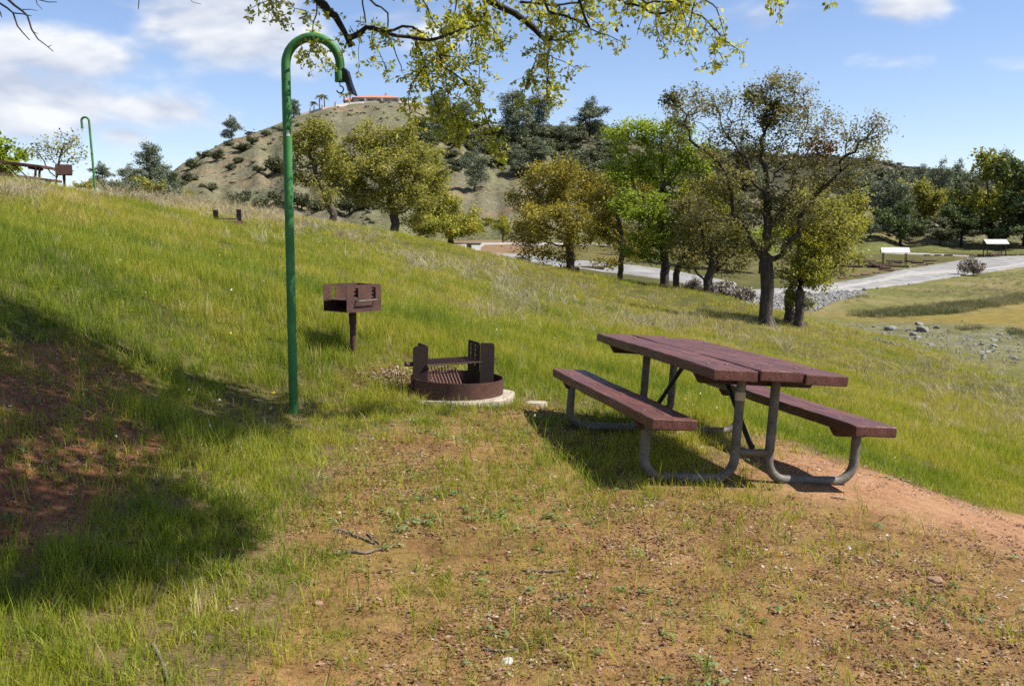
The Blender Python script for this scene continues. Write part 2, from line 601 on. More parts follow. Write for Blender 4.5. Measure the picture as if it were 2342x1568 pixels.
CTRL = [RING_PT, RING_PT + [.5, 0, -.05], RING_PT + [-.5, 0, .03], RING_PT + [0, .5, 0], RING_PT + [0, -.5, 0], GRILL_PT, POLE_PT, FRING_PT, FPOLE_PT, FGRILL_PT + [0, 0, -.02], P(60, 440, 25.5), P(-60, 440, 25.5),
        TBg(.3, -.6, 0), TBg(.3, .65, 0), TBg(2.1, -.6, 0), TBg(2.1, .65, 0), TBg(.3, 0, 0), TBg(2.1, 0, 0), TBg(1.2, -1.2, 0.02), TBg(1.2, 1.1, -.03),
        rel(0, 0, -1.62), rel(0, 3.5, -1.6), rel(2, 3.5, -1.66), rel(-1.5, 3.5, -1.47), rel(-3, 3.6, -1.12), rel(-5, 4, -.6), rel(0, -4, -1.6), rel(4, 0, -1.95),
        rel(-4, -2, -1.0), rel(4, -4, -2.0), rel(-9, 2, .4), rel(-4.2, 8.0, -.42), rel(-3, 6, -.95), rel(-2, 5, -1.3), rel(-7, 10, .3), rel(-9, 16, .75), rel(4.6, 4.2, -2.0),
        rel(5.1, 9.7, -2.74), rel(3.6, 6.9, -2.08), rel(8, 6, -3.0), rel(10.5, 20, -4.0), rel(15.8, 30, -4.45), rel(-5, 15, -.27), rel(0, 20, -1.55), rel(5, 20, -2.75),
        rel(0, 40, -1.72), rel(5, 40, -2.75), rel(-6, 40, -.25), rel(9.5, 36, -3.3), rel(8, 51, -2.8), rel(3.6, 62, -2.65), rel(10.5, 46, -3.0), rel(-9.8, 80, -.36),
        rel(-13.8, 75, .45), rel(-13.6, 45, 1.4), rel(-16, 32, 1.48), rel(-12, 60, .85), rel(-20, 22, 2.0), rel(-24, 34, 1.7), rel(-4, 70, -1.45), rel(-25, 50, .6),
        rel(-20, 60, -.6), rel(-22, 90, -3), rel(-40, 50, -1.0), rel(-40, 80, -4), rel(-40, 20, 2.5), rel(-40, 140, -4), rel(-30, 110, -3), rel(-3.7, 90, -2.1), rel(3, 85, -2.5),
        rel(-14, 130, -1.0), rel(.5, 130, -1.05), rel(7.5, 130, -1.3), rel(25, 80, -4.3), rel(50, 119, -4.3), rel(79, 150, -4.1), rel(22.3, 72, -4.3), rel(20, 64.6, -5.0),
        rel(13.5, 65, -4.25), rel(12.5, 56, -4.5), rel(16, 48, -4.85), rel(32, 69, -5.0), rel(22.5, 53, -4.9), rel(21, 42.6, -4.8), rel(17, 35, -4.6), rel(60, 80, -5.0), rel(60, 40, -5.2), rel(40, 40, -5.1),
        rel(30, 15, -4.8), rel(25, 5, -4.6), rel(20, -10, -4.4), rel(0, -25, -1.5), rel(-25, -15, 2.0), rel(40, -20, -5), rel(59, 150, -4.5), rel(80, 162, -3.4), rel(8, 100, -2.7),
        rel(15, 120, -2.4), rel(21, 110, -3.1), rel(30, 130, -3.2), rel(0, 165, -.4), rel(40, 170, -3), rel(90, 190, -2.5), rel(140, 160, -4), rel(140, 80, -5), rel(45, 92, -4.75), rel(-14, 165, -.8), rel(60, 190, -2.2)]
CTRL = np.array(CTRL)
_c2 = 2.0 ** 2


def _phi(A, B):
    d2 = ((A[:, None, :2] - B[None, :, :2]) ** 2).sum(-1)
    return np.sqrt(d2 + _c2)


_n = len(CTRL)
_A = _phi(CTRL, CTRL) + np.eye(_n) * -0.002
_T = np.concatenate([np.ones((_n, 1)), CTRL[:, :2] / 100], 1)
_S = np.block([[_A, _T], [_T.T, np.zeros((3, 3))]])
_wts = np.linalg.solve(_S, np.concatenate([CTRL[:, 2], np.zeros(3)]))


def G(x, y, detail=True):
    x = np.asarray(x, float)
    y = np.asarray(y, float)
    sh = x.shape
    xy = np.stack([x.ravel(), y.ravel()], 1)
    z = np.empty(len(xy))
    for i in range(0, len(xy), 20000):
        q = xy[i:i + 20000]
        z[i:i + 20000] = _phi(q, CTRL) @ _wts[:_n] + _wts[_n] + (q / 100) @ _wts[_n + 1:]
    r = np.hypot(xy[:, 0], xy[:, 1])
    t = np.clip((r - 185) / 80, 0, 1)
    t = t * t * (3 - 2 * t)
    z = z * (1 - t) + (EYE - 6.0) * t
    if detail:
        k = np.clip(r / 40, .25, 1.0) * (1 - t)
        z = z + k * .22 * (fbm(xy[:, 0] * .35, xy[:, 1] * .35, 3) - .5) * np.clip((r - 10) / 15, 0, 1)
        z = z + .05 * (fbm(xy[:, 0] * 2.1 + 5, xy[:, 1] * 2.1, 3) - .5) * np.clip(1.5 - r / 40, 0, 1)
    return z.reshape(sh)


SKYL = [(-900, 560, 300), (-200, 540, 300), (200, 500, 290), (300, 455, 290), (370, 412, 290), (413, 377, 290), (467, 349, 300), (513, 324, 310), (560, 311, 320), (617, 291, 335), (667, 269, 350),
        (780, 239, 368), (850, 232, 372), (920, 232, 374), (960, 236, 374), (1000, 258, 374), (1060, 282, 376), (1150, 288, 380), (1250, 286, 385), (1330, 294, 390), (1400, 304, 395),
        (1500, 328, 400), (1600, 346, 410), (1800, 358, 430), (1980, 361, 450), (2100, 385, 470), (2160, 397, 470), (2250, 412, 480), (2342, 424, 490), (2700, 445, 500), (3400, 500, 500)]
_sk = np.array([P(*s) for s in SKYL])
_skaz = np.arctan2(_sk[:, 0], _sk[:, 1])
_skr = np.hypot(_sk[:, 0], _sk[:, 1])


def HILL(x, y):
    x = np.asarray(x, float)
    y = np.asarray(y, float)
    az = np.arctan2(x, y)
    r = np.hypot(x, y)
    R = np.interp(az, _skaz, _skr)
    H = np.interp(az, _skaz, _sk[:, 2])
    R0 = np.interp(az, [-.5, -.2, .05, .25, .4, .6], [150, 140, 138, 165, 185, 190])
    zf = EYE - 3.5
    t = (r - R0) / (R - R0)
    tt = np.clip(t, 0, 1)
    s = .78 * tt + .22 * (3 * tt * tt - 2 * tt ** 3)
    z = zf + (H - zf) * s
    n = (fbm(x * .03, y * .03, 4) - .5) * 7 * np.sin(np.pi * tt) + (fbm(x * .16, y * .16, 3) - .5) * 1.6 * np.clip(tt * 5, 0, 1) * np.clip((1.03 - tt) * 12, .25, 1)
    n = n + (fbm(az * 42 + 3, r * .012, 3) - .5) * 9 * np.sin(np.pi * tt)
    z = z + n
    z = np.where(t > 1, H + n - (r - R) * .22, z)
    z = np.where(t < 0, zf + t * 14, z)
    return z


_gx = np.arange(-70, 150.1, .4)
_gy = np.arange(4, 200.1, .4)
_GG = G(*np.meshgrid(_gx, _gy))


def GF(x, y):
    """quick look-up of the same terrain"""
    x = np.clip((np.asarray(x, float) + 70) / .4, 0, len(_gx) - 1.001)
    y = np.clip((np.asarray(y, float) - 4) / .4, 0, len(_gy) - 1.001)
    i, j = x.astype(int), y.astype(int)
    u, v = x - i, y - j
    return (_GG[j, i] * (1 - u) + _GG[j, i + 1] * u) * (1 - v) + (_GG[j + 1, i] * (1 - u) + _GG[j + 1, i + 1] * u) * v


def ALL(x, y):
    return np.maximum(G(x, y), HILL(x, y))


def hit(px, py, f=None, dmin=1.5, dmax=700):
    f = f or ALL
    if f is G and dmin > 5 and dmax <= 200:
        f = GF
    d = ray(px, py)
    lo, hi, found = dmin, dmax, True
    for it, n in enumerate((150, 12, 8)):
        ys = np.geomspace(lo, hi, n)
        g = f(d[0] / d[1] * ys, ys) - (d[2] / d[1] * ys + EYE)
        b = np.nonzero(g > 0)[0]
        if len(b) == 0:
            i = int(np.argmax(g))
            lo = hi = ys[i]
            break
        i = int(b[0])
        lo, hi = ys[max(i - 1, 0)], ys[i]
        if i == 0:
            break
    yv = .5 * (lo + hi)
    xv = d[0] / d[1] * yv
    return np.array([xv, yv, float(f(np.array([xv]), np.array([yv]))[0])])


def hitG(px, py):
    return hit(px, py, G, 1.5, 190)


def hitV(px, py):
    return hit(px, py, G, 58, 190)


def project(pts):
    pts = np.asarray(pts, float)
    x, y, z = pts[:, 0], pts[:, 1], pts[:, 2] - EYE
    d = np.maximum(y * _ct - z * _st, 1e-3)
    return CX + FPX * x / d, CY - FPX * (y * _st + z * _ct) / d


def inpoly(x, y, poly):
    poly = np.asarray(poly, float)
    res = np.zeros(np.shape(x), bool)
    n = len(poly)
    j = n - 1
    for i in range(n):
        xi, yi = poly[i, 0], poly[i, 1]
        xj, yj = poly[j, 0], poly[j, 1]
        c = ((yi > y) != (yj > y)) & (x < (xj - xi) * (y - yi) / (yj - yi + 1e-12) + xi)
        res ^= c
        j = i
    return res


def pdist(x, y, poly, closed=True):
    """distance to a polyline / polygon border"""
    poly = np.asarray(poly, float)[:, :2]
    best = np.full(np.shape(x), 1e9)
    n = len(poly)
    for i in range(n if closed else n - 1):
        a, b = poly[i], poly[(i + 1) % n]
        ab = b - a
        t = np.clip(((x - a[0]) * ab[0] + (y - a[1]) * ab[1]) / (ab @ ab + 1e-12), 0, 1)
        best = np.minimum(best, np.hypot(x - a[0] - t * ab[0], y - a[1] - t * ab[1]))
    return best


def soft(x, y, poly, w):
    """1 inside, falling to 0 over w metres around the border"""
    sd = np.where(inpoly(x, y, poly), 1, -1) * pdist(x, y, poly)
    return np.clip(.5 + sd / (2 * w), 0, 1)


def wpoly(pts):
    return np.array([hitG(*p)[:2] for p in pts])


PAD = wpoly([(380, 1800), (420, 1520), (590, 1400), (650, 1290), (640, 1150), (740, 1080), (880, 985), (960, 945), (1240, 925), (1320, 985), (1420, 1110), (1600, 1080), (1760, 1000), (1900, 1050), (2080, 1105), (2342, 1175), (2700, 1280), (2700, 1900)])
BARE = wpoly([(1690, 1085), (1770, 1010), (1900, 1060), (2080, 1108), (2342, 1178), (2600, 1250), (2600, 1330), (2342, 1262), (2150, 1205), (1960, 1160), (1850, 1130)])
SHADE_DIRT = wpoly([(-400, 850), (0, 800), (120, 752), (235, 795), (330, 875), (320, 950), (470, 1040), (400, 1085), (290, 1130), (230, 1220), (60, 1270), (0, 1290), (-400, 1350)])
RINGD = wpoly([(760, 850), (900, 835), (980, 855), (930, 900), (790, 890)])
TABLE_SH = wpoly([(1230, 975), (1330, 945), (1600, 1000), (1680, 1075), (1400, 1100)])
ROAD = [(2700, 575), (2342, 590), (2250, 600), (2120, 617), (2000, 637), (1880, 655), (1790, 668)]


def density_fields(x, y):
    """dirt share (0..1) and sparse share for any ground point of the slope"""
    n = fbm(x * 1.7, y * 1.7, 4) - .5
    n2 = fbm(x * 5.1 + 40, y * 5.1, 3) - .5
    w = .35
    pad = np.clip(soft(x, y, PAD, w) + n * .9 * np.clip(1 - pdist(x, y, PAD) / .8, 0, 1), 0, 1)
    bare = np.clip(soft(x, y, BARE, .34) + n2 * 1.1 * np.clip(1 - pdist(x, y, BARE) / .6, 0, 1), 0, 1)
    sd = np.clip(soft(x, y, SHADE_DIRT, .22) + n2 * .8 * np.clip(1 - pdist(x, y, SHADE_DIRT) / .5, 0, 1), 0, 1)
    rd = np.clip(soft(x, y, RINGD, .25) * .7 + n2, 0, 1) * (soft(x, y, RINGD, .3) > 0)
    return pad, bare, sd, rd


# ground sheet: fan of rings round the viewer, fine in front
def build_ground():
    rr = np.concatenate([np.geomspace(.4, 200, 300), np.geomspace(215, 6500, 24)])
    front = np.linspace(-.68, .68, 380)
    back = np.linspace(.68, 2 * math.pi - .68, 72)[1:-1]
    az = np.concatenate([front, back])
    A, R = np.meshgrid(az, rr)
    X, Y = R * np.sin(A), R * np.cos(A)
    Z = G(X, Y)
    far = R > 260
    Z[far] = EYE - 6.0
    nr, na = X.shape
    V = np.stack([X, Y, Z], -1).reshape(-1, 3)
    V = np.concatenate([V, [[0, 0, float(G(np.array([0.]), np.array([0.]))[0])]]])
    i, j = np.meshgrid(np.arange(nr - 1), np.arange(na), indexing='ij')
    j2 = (j + 1) % na
    F = np.stack([i * na + j, (i + 1) * na + j, (i + 1) * na + j2, i * na + j2], -1).reshape(-1, 4)
    c = len(V) - 1
    jj = np.arange(na)
    F = np.concatenate([F, np.stack([np.full(na, c), jj, (jj + 1) % na, np.full(na, c)], -1)])
    # collapse the degenerate centre quads into triangles
    me = bpy.data.meshes.new('ground')
    me.from_pydata(V.tolist(), [], [tuple(f[:3]) if f[0] == f[3] else tuple(f) for f in F.tolist()])
    for p in me.polygons:
        p.use_smooth = True
    x, y = V[:, 0], V[:, 1]
    r = np.hypot(x, y)
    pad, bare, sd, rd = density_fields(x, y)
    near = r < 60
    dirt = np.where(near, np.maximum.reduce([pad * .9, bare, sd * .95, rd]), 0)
    base = np.zeros((len(V), 3))
    soil_g = np.array([.085, .085, .022])                  # grassy turf colour
    tan = np.array([.24, .20, .115])
    big = fbm(x * .12 + 3, y * .12, 3)[:, None]
    base[:] = soil_g + (np.array([.165, .135, .045]) - soil_g) * np.clip((big - .4) * 2.2, 0, 1)
    # crest with dry grass on the left
    crest = np.clip(1 - pdist(x, y, np.array([[-14.5, 36], [-13.6, 45], [-12, 60], [-10, 72]]), False) / 6, 0, 1)[:, None]
    base = base + (tan - base) * crest * .8
    # valley: orange-green mud flat, green rims, stony strip
    pxs, pys = project(V)
    val = np.clip((V[:, 2] < EYE - 4.3) * (r > 25) * 1.0, 0, 1)[:, None]
    wet = soft(x, y, wpoly([(1860, 720), (2000, 735), (2342, 750), (2900, 760), (2900, 680), (2342, 690), (2200, 712), (2050, 722)]), 3.0)[:, None]
    vg = fbm(x * .2, y * .2, 4)[:, None]
    vcol = np.array([.14, .145, .035]) + (np.array([.23, .19, .08]) - np.array([.14, .145, .035])) * np.clip((vg - .35) * 2.5, 0, 1)
    base = base * (1 - val) + vcol * val
    base = base * (1 - wet) + np.array([.225, .175, .040]) * wet
    st = soft(x, y, wpoly([(1900, 740), (2100, 740), (2342, 755), (2800, 770), (2800, 850), (2342, 826), (2180, 800), (1960, 765)]), 3.0)[:, None]
    base = base * (1 - st) + (np.array([.17, .165, .075]) + .10 * (fbm(x * 1.3, y * 1.3, 3)[:, None] - .5)) * st
    # terrain beyond the brow: reddish bank and dry green
    redb = soft(x, y, wpoly([(1000, 553), (1230, 548), (1230, 557), (1000, 560)]), 3)[:, None]
    base = base * (1 - redb) + np.array([.25, .16, .09]) * redb
    redb = np.clip(1 - pdist(x, y, np.array([hitG(p, q)[:2] for p, q in ((1960, 548), (2050, 545), (2130, 545))]), False) / 6, 0, 1)[:, None]
    base = base * (1 - redb * .9) + np.array([.33, .20, .12]) * redb * .9
    farm = (r > 260)[:, None]
    base = np.where(farm, np.array([.06, .08, .03]), base)
    ca = me.color_attributes.new('zone', 'FLOAT_COLOR', 'POINT')
    ca.data.foreach_set('color', np.concatenate([base, np.ones((len(V), 1))], 1).astype(np.float32).ravel())
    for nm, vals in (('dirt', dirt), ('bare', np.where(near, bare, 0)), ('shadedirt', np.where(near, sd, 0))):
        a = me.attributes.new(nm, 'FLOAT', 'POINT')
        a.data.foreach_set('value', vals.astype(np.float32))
    m, nt, b = new_mat('grassy_slope_soil')
    zone = nt.nodes.new('ShaderNodeAttribute')
    zone.attribute_name = 'zone'
    dn = nt.nodes.new('ShaderNodeAttribute')
    dn.attribute_name = 'dirt'
    bn = nt.nodes.new('ShaderNodeAttribute')
    bn.attribute_name = 'bare'
    n1 = noise(nt, 1.3, 6, .68)
    n2 = noise(nt, 26, 4, .7)
    n3 = noise(nt, 3.1, 4, .6)
    z = mix_rgb(nt, .85, zone.outputs['Color'], ramp(nt, n1, [(.3, (.55, .55, .55)), (.5, (1, 1, 1)), (.72, (1.45, 1.35, 1.25))]), 'MULTIPLY')
    z = mix_rgb(nt, .6, z, ramp(nt, n2, [(.3, (.45, .45, .45)), (.55, (1, 1, 1)), (.75, (1.5, 1.45, 1.4))]), 'MULTIPLY')
    soil = ramp(nt, n3, [(.28, (.145, .078, .029)), (.45, (.245, .142, .054)), (.6, (.300, .178, .072)), (.78, (.365, .24, .125))])
    moss = ramp(nt, noise(nt, 2.2, 4, .65), [(.46, (0, 0, 0)), (.63, (.75, .75, .75))])
    soil = mix_rgb(nt, moss, soil, (.215, .155, .042))
    soil = mix_rgb(nt, bn.outputs['Fac'], soil, ramp(nt, n3, [(.3, (.335, .175, .088)), (.7, (.435, .255, .145))]))
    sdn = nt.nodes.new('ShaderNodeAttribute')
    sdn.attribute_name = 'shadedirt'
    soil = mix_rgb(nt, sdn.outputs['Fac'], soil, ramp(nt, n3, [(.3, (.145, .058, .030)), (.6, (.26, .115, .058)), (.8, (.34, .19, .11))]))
    soil = mix_rgb(nt, .75, soil, ramp(nt, n2, [(.25, (.38, .36, .34)), (.5, (1, 1, 1)), (.75, (1.45, 1.4, 1.35))]), 'MULTIPLY')
    fin = noise(nt, 130, 2, .7)
    soil = mix_rgb(nt, .6, soil, ramp(nt, fin, [(.3, (.5, .48, .46)), (.52, (1, 1, 1)), (.72, (1.6, 1.55, 1.5))]), 'MULTIPLY')
    mr = nt.nodes.new('ShaderNodeMapRange')
    mr.interpolation_type = 'SMOOTHSTEP'
    mr.inputs['From Min'].default_value = .35
    mr.inputs['From Max'].default_value = .62
    ad = nt.nodes.new('ShaderNodeMath')
    ad.operation = 'ADD'
    nt.links.new(dn.outputs['Fac'], ad.inputs[0])
    sub = nt.nodes.new('ShaderNodeMath')
    sub.operation = 'MULTIPLY_ADD'
    nt.links.new(n1, sub.inputs[0])
    sub.inputs[1].default_value = .5
    sub.inputs[2].default_value = -.25
    nt.links.new(sub.outputs[0], ad.inputs[1])
    nt.links.new(ad.outputs[0], mr.inputs['Value'])
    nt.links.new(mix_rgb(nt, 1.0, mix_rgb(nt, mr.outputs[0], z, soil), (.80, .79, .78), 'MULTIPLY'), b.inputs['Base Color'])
    b.inputs['Roughness'].default_value = .95
    b.inputs['Specular IOR Level'].default_value = .15
    hsum = mix_rgb(nt, .45, n2, fin)
    bump(nt, b, hsum, .8, .03)
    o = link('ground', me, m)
    tag(o, kind='structure')
    return o


GROUND = build_ground()


def build_hill():
    az = np.linspace(-.80, 1.05, 420)
    A0 = []
    ts = np.concatenate([np.linspace(-.15, 1.0, 150), np.linspace(1.02, 1.6, 14)])
    R = np.interp(az, _skaz, _skr)
    R0 = np.interp(az, [-.5, -.2, .05, .25, .4, .6], [150, 140, 138, 165, 185, 190])
    T, AZ = np.meshgrid(ts, az, indexing='ij')
    RR = R0[None] + (R - R0)[None] * T
    X, Y = RR * np.sin(AZ), RR * np.cos(AZ)
    Z = HILL(X, Y)
    nr, na = X.shape
    V = np.stack([X, Y, Z], -1).reshape(-1, 3)
    i, j = np.meshgrid(np.arange(nr - 1), np.arange(na - 1), indexing='ij')
    F = np.stack([i * na + j, (i + 1) * na + j, (i + 1) * na + j + 1, i * na + j + 1], -1).reshape(-1, 4)
    me = np_mesh('hill', V, F, True)
    x, y = V[:, 0], V[:, 1]
    px, py = project(V)
    t = T.ravel()
    dry = np.array([.200, .186, .118])
    olive = np.array([.162, .165, .095])
    k = fbm(x * .06, y * .06, 4)[:, None]
    base = dry + (olive - dry) * np.clip((k - .38) * 2.5, 0, 1)
    red = fbm(x * .05 + 50, y * .09, 4)[:, None]
    base = base + (np.array([.30, .185, .11]) - base) * np.clip((red - .63) * 5, 0, .5)
    gr = np.clip((.16 - t) * 8, 0, 1)[:, None]                      # green foot of the slope
    base = base + (np.array([.14, .16, .035]) - base) * gr * .8
    chap = np.clip((px - 1120) / 200, 0, 1)[:, None] * np.clip((t - .25) * 4, 0, 1)[:, None]
    base = base + (np.array([.062, .062, .036]) - base) * chap * (.55 + .35 * np.clip((px - 1400) / 200, 0, 1)[:, None])
    ca = me.color_attributes.new('zone', 'FLOAT_COLOR', 'POINT')
    ca.data.foreach_set('color', np.concatenate([base, np.ones((len(V), 1))], 1).astype(np.float32).ravel())
    m, nt, b = new_mat('dry_hillside')
    zone = nt.nodes.new('ShaderNodeAttribute')
    zone.attribute_name = 'zone'
    n1 = noise(nt, .12, 4, .65)
    n2 = noise(nt, 1.1, 5, .75)
    z = mix_rgb(nt, .7, zone.outputs['Color'], ramp(nt, n1, [(.3, (.7, .7, .68)), (.5, (1, 1, 1)), (.7, (1.3, 1.25, 1.2))]), 'MULTIPLY')
    z = mix_rgb(nt, .9, z, ramp(nt, n2, [(.33, (.42, .42, .38)), (.5, (1, 1, 1)), (.7, (1.5, 1.45, 1.35))]), 'MULTIPLY')
    nt.links.new(mix_rgb(nt, 1.0, z, (.92, .90, .92), 'MULTIPLY'), b.inputs['Base Color'])
    b.inputs['Roughness'].default_value = 1
    b.inputs['Specular IOR Level'].default_value = .05
    bump(nt, b, n2, 1.0, .8)
    o = link('hill', me, m)
    tag(o, kind='structure')


build_hill()


# ------------------------------------------------------------------ roads and mounds laid on the terrain
def ribbon(name, pts_near, pts_far, mat, lift=.06, n=80, m=10, skirt=.5):
    """sheet between two world polylines, following the terrain"""
    a = np.array(pts_near, float)[:, :2]
    b = np.array(pts_far, float)[:, :2]

    def res(p):
        d = np.concatenate([[0], np.cumsum(np.hypot(*np.diff(p, axis=0).T))])
        s = np.linspace(0, d[-1], n)
        return np.stack([np.interp(s, d, p[:, 0]), np.interp(s, d, p[:, 1])], 1)
    A, B = res(a), res(b)
    k = np.linspace(0, 1, m)
    XY = A[:, None] * (1 - k)[None, :, None] + B[:, None] * k[None, :, None]
    wob = (fbm(XY[..., 0] * .5, XY[..., 1] * .5, 3) - .5) * .8
    XY[:, 0, 1] += wob[:, 0]
    XY[:, -1, 1] += wob[:, -1]
    Z = G(XY[..., 0], XY[..., 1]) + lift
    Z[:, 0] -= skirt
    Z[:, -1] -= skirt
    Z[0] -= skirt
    Z[-1] -= skirt
    V = np.concatenate([XY, Z[..., None]], -1).reshape(-1, 3)
    i, j = np.meshgrid(np.arange(n - 1), np.arange(m - 1), indexing='ij')
    F = np.stack([i * m + j, i * m + j + 1, (i + 1) * m + j + 1, (i + 1) * m + j], -1).reshape(-1, 4)
    me = np_mesh(name, V, F, True)
    o = link(name, me, mat)
    tag(o, kind='structure')
    return o


M['gravel'] = surf('grey_gravel', [(.28, (.17, .16, .145)), (.42, (.28, .27, .25)), (.58, (.36, .35, .33)), (.75, (.44, .41, .37))], .45, 10, .95, 0, .5, .05)
M['gravel_track'] = surf('packed_gravel', [(.25, (.36, .345, .31)), (.6, (.46, .44, .40)), (.8, (.56, .54, .50))], 3, 9, .95, 0, .3, .03)
near_e = [hitV(*p) for p in ((2900, 598), (2342, 612), (2180, 636), (2050, 655), (1950, 667), (1860, 675), (1760, 680), (1640, 682))]
far_e = [hitV(*p) for p in ((2900, 568), (2342, 584), (2210, 590), (2110, 607), (2010, 627), (1900, 648), (1790, 660), (1660, 668))]
ribbon('gravel_road', near_e, far_e, M['gravel'], .10, 110, 14)
mid = lambda t: [a * (1 - t) + b * t for a, b in zip(near_e[:-1], far_e[:-1])]
ribbon('wheel_track', mid(.24), mid(.44), M['gravel_track'], .135, 110, 5, .03)
ribbon('gravel_road', [hitV(*p) for p in ((985, 572), (1060, 585), (1130, 601), (1200, 608), (1300, 614), (1420, 627), (1560, 650), (1700, 672))],
       [hitV(*p) for p in ((985, 566), (1080, 573), (1180, 578), (1300, 592), (1440, 606), (1560, 622), (1700, 650))], M['gravel'], .10, 70, 12)
ribbon('gravel_track', [hitV(*p) for p in ((880, 560), (1000, 561), (1130, 560), (1300, 562), (1500, 560))],
       [hitV(*p) for p in ((880, 556), (1000, 556), (1130, 555), (1300, 556), (1500, 554))], M['gravel_track'], .12, 60, 5)
ribbon('gravel_track', [hitV(*p) for p in ((1880, 577), (2000, 579), (2120, 583), (2240, 588))], [hitV(*p) for p in ((1880, 575), (2000, 576), (2120, 580), (2240, 585))], M['gravel_track'], .12, 60, 5)
ribbon('gravel_bank', [hitV(*p) for p in ((1870, 566), (2000, 566), (2090, 560), (2130, 556))], [hitV(*p) for p in ((1870, 551), (2000, 552), (2090, 550), (2130, 550))], M['gravel'], .15, 50, 6)


# ------------------------------------------------------------------ picnic tables
def frame_matrix(o, W, L, U):
    return Matrix(((W[0], L[0], U[0], o[0]), (W[1], L[1], U[1], o[1]), (W[2], L[2], U[2], o[2]), (0, 0, 0, 1)))


def arc(c, r, a0, a1, n, ax, ay):
    return [Vector(c) + Vector(ax) * (r * math.cos(a0 + (a1 - a0) * i / n)) + Vector(ay) * (r * math.sin(a0 + (a1 - a0) * i / n)) for i in range(n + 1)]


def u_path(w0, h0, w1, h1, l, r=.13, z=.03):
    """bent pipe: down at w0 from h0, along the ground, up at w1 to h1"""
    p = [Vector((w0, l, h0)), Vector((w0, l, z + r + .05))]
    s = 1 if w1 > w0 else -1
    p += arc((w0 + s * r, l, z + r), r, math.pi, 1.5 * math.pi, 7, (s, 0, 0), (0, 0, 1))
    p += arc((w1 - s * r, l, z + r), r, 1.5 * math.pi, 2 * math.pi, 7, (s, 0, 0), (0, 0, 1))
    p += [Vector((w1, l, z + r + .05)), Vector((w1, l, h1))]
    return p


def plank_mesh(name, w, l, t, seed):
    """bevelled plank with slightly wavy worn edges"""
    bm = bmesh.new()
    bmesh.ops.create_cube(bm, size=1.0)
    bmesh.ops.scale(bm, vec=(w, l, t), verts=bm.verts)
    bmesh.ops.subdivide_edges(bm, edges=[e for e in bm.edges if abs(e.verts[0].co.y - e.verts[1].co.y) > l * .5], cuts=22, use_grid_fill=True)
    bmesh.ops.bevel(bm, geom=[e for e in bm.edges if len(e.link_faces) == 2 and e.calc_face_angle(0) > .5], offset=.007, segments=2, affect='EDGES', profile=.55)
    rg = np.random.default_rng(seed)
    ph = rg.random(6) * 6
    for v in bm.verts:
        y = v.co.y
        v.co.x += .0022 * math.sin(y * 9 + ph[0] + v.co.z * 30) + .0015 * math.sin(y * 31 + ph[1]) + rg.normal() * .0006
        v.co.z += .0028 * math.sin(y * 3.1 + ph[2]) + .0012 * math.sin(y * 23 + ph[3]) + rg.normal() * .0004
    me = bpy.data.meshes.new(name)
    bm.to_mesh(me)
    bm.free()
    return me


def picnic_table(name, Mx, label, length=2.38, steel=None, group=None, lod=False):
    steel = steel or M['galv']
    t = thing(name, label=label, cat='picnic table', group=group)
    t.matrix_world = Mx
    th = .066
    sid = int(abs(Mx[0][3]) * 100)
    for k, (w, dz, dl) in enumerate(((-.297, 0, 0), (.006, .002, .004), (.302, -.004, -.006))):
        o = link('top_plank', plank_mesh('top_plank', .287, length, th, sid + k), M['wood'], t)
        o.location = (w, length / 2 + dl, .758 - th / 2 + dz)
    for s in (-1, 1):
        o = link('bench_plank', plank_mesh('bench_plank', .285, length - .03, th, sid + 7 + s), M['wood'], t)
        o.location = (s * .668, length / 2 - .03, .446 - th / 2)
    for l in (.29, length - .35):
        for s in (-1, 1):
            MB().tube(u_path(s * .725, .378, s * .118, .69, l), .0305, 14).build('bent_leg', steel, t, 60)
            b = MB()
            b.prism([(-.135, 0), (-.10, -.05), (.10, -.05), (.135, 0)], -.022, .022)
            c = b.build('bench_cleat', M['rust_dark'], t)
            c.location = (s * .668, l, .446 - th - .001)
        b = MB()
        b.prism([(-.42, 0), (-.38, -.06), (.38, -.06), (.42, 0)], -.022, .022)
        c = b.build('top_cleat', M['rust_dark'], t)
        c.location = (0, l + .056, .758 - th - .004)
        MB().tube([(-.118, l, .205), (.118, l, .205)], .022, 10).build('cross_bar', steel, t, 60)
        d = 1 if l < 1 else -1
        MB().tube([(0, l + d * .01, .232), (0, l + d * .06, .262), (0, l + d * .57, .672), (0, l + d * .65, .688)], [.020, .017, .017, .020], 8).build('diagonal_brace', M['dark_post'] if not lod else steel, t, 60)
    return t


def bolts(t, length=2.38):
    me = None
    for l in (.29, length - .35):
        for w, z in ((-.36, .758), (-.235, .758), (-.06, .760), (.07, .760), (.24, .754), (.365, .754), (-.75, .446), (-.59, .446), (.59, .446), (.75, .446)):
            if me is None:
                o = MB().tube([(0, 0, -.004), (0, 0, .003), (0, 0, .005)], [.011, .011, .006], 10).build('bolt', M['galv'], t, 60)
                me = o.data
            else:
                o = link('bolt', me, None, t)
            o.location = (w, l, z)


tb = picnic_table('picnic_table', frame_matrix(TB_O, TB_W, TB_L, TB_U), 'brown plank picnic table with bent grey pipe legs in the foreground')
bolts(tb)
b = MB().tube([(-.118, .29, .535), (-.118, .29, .588)], .0335, 16)
o = b.build('tape_band', M['tape'], tb, 60)

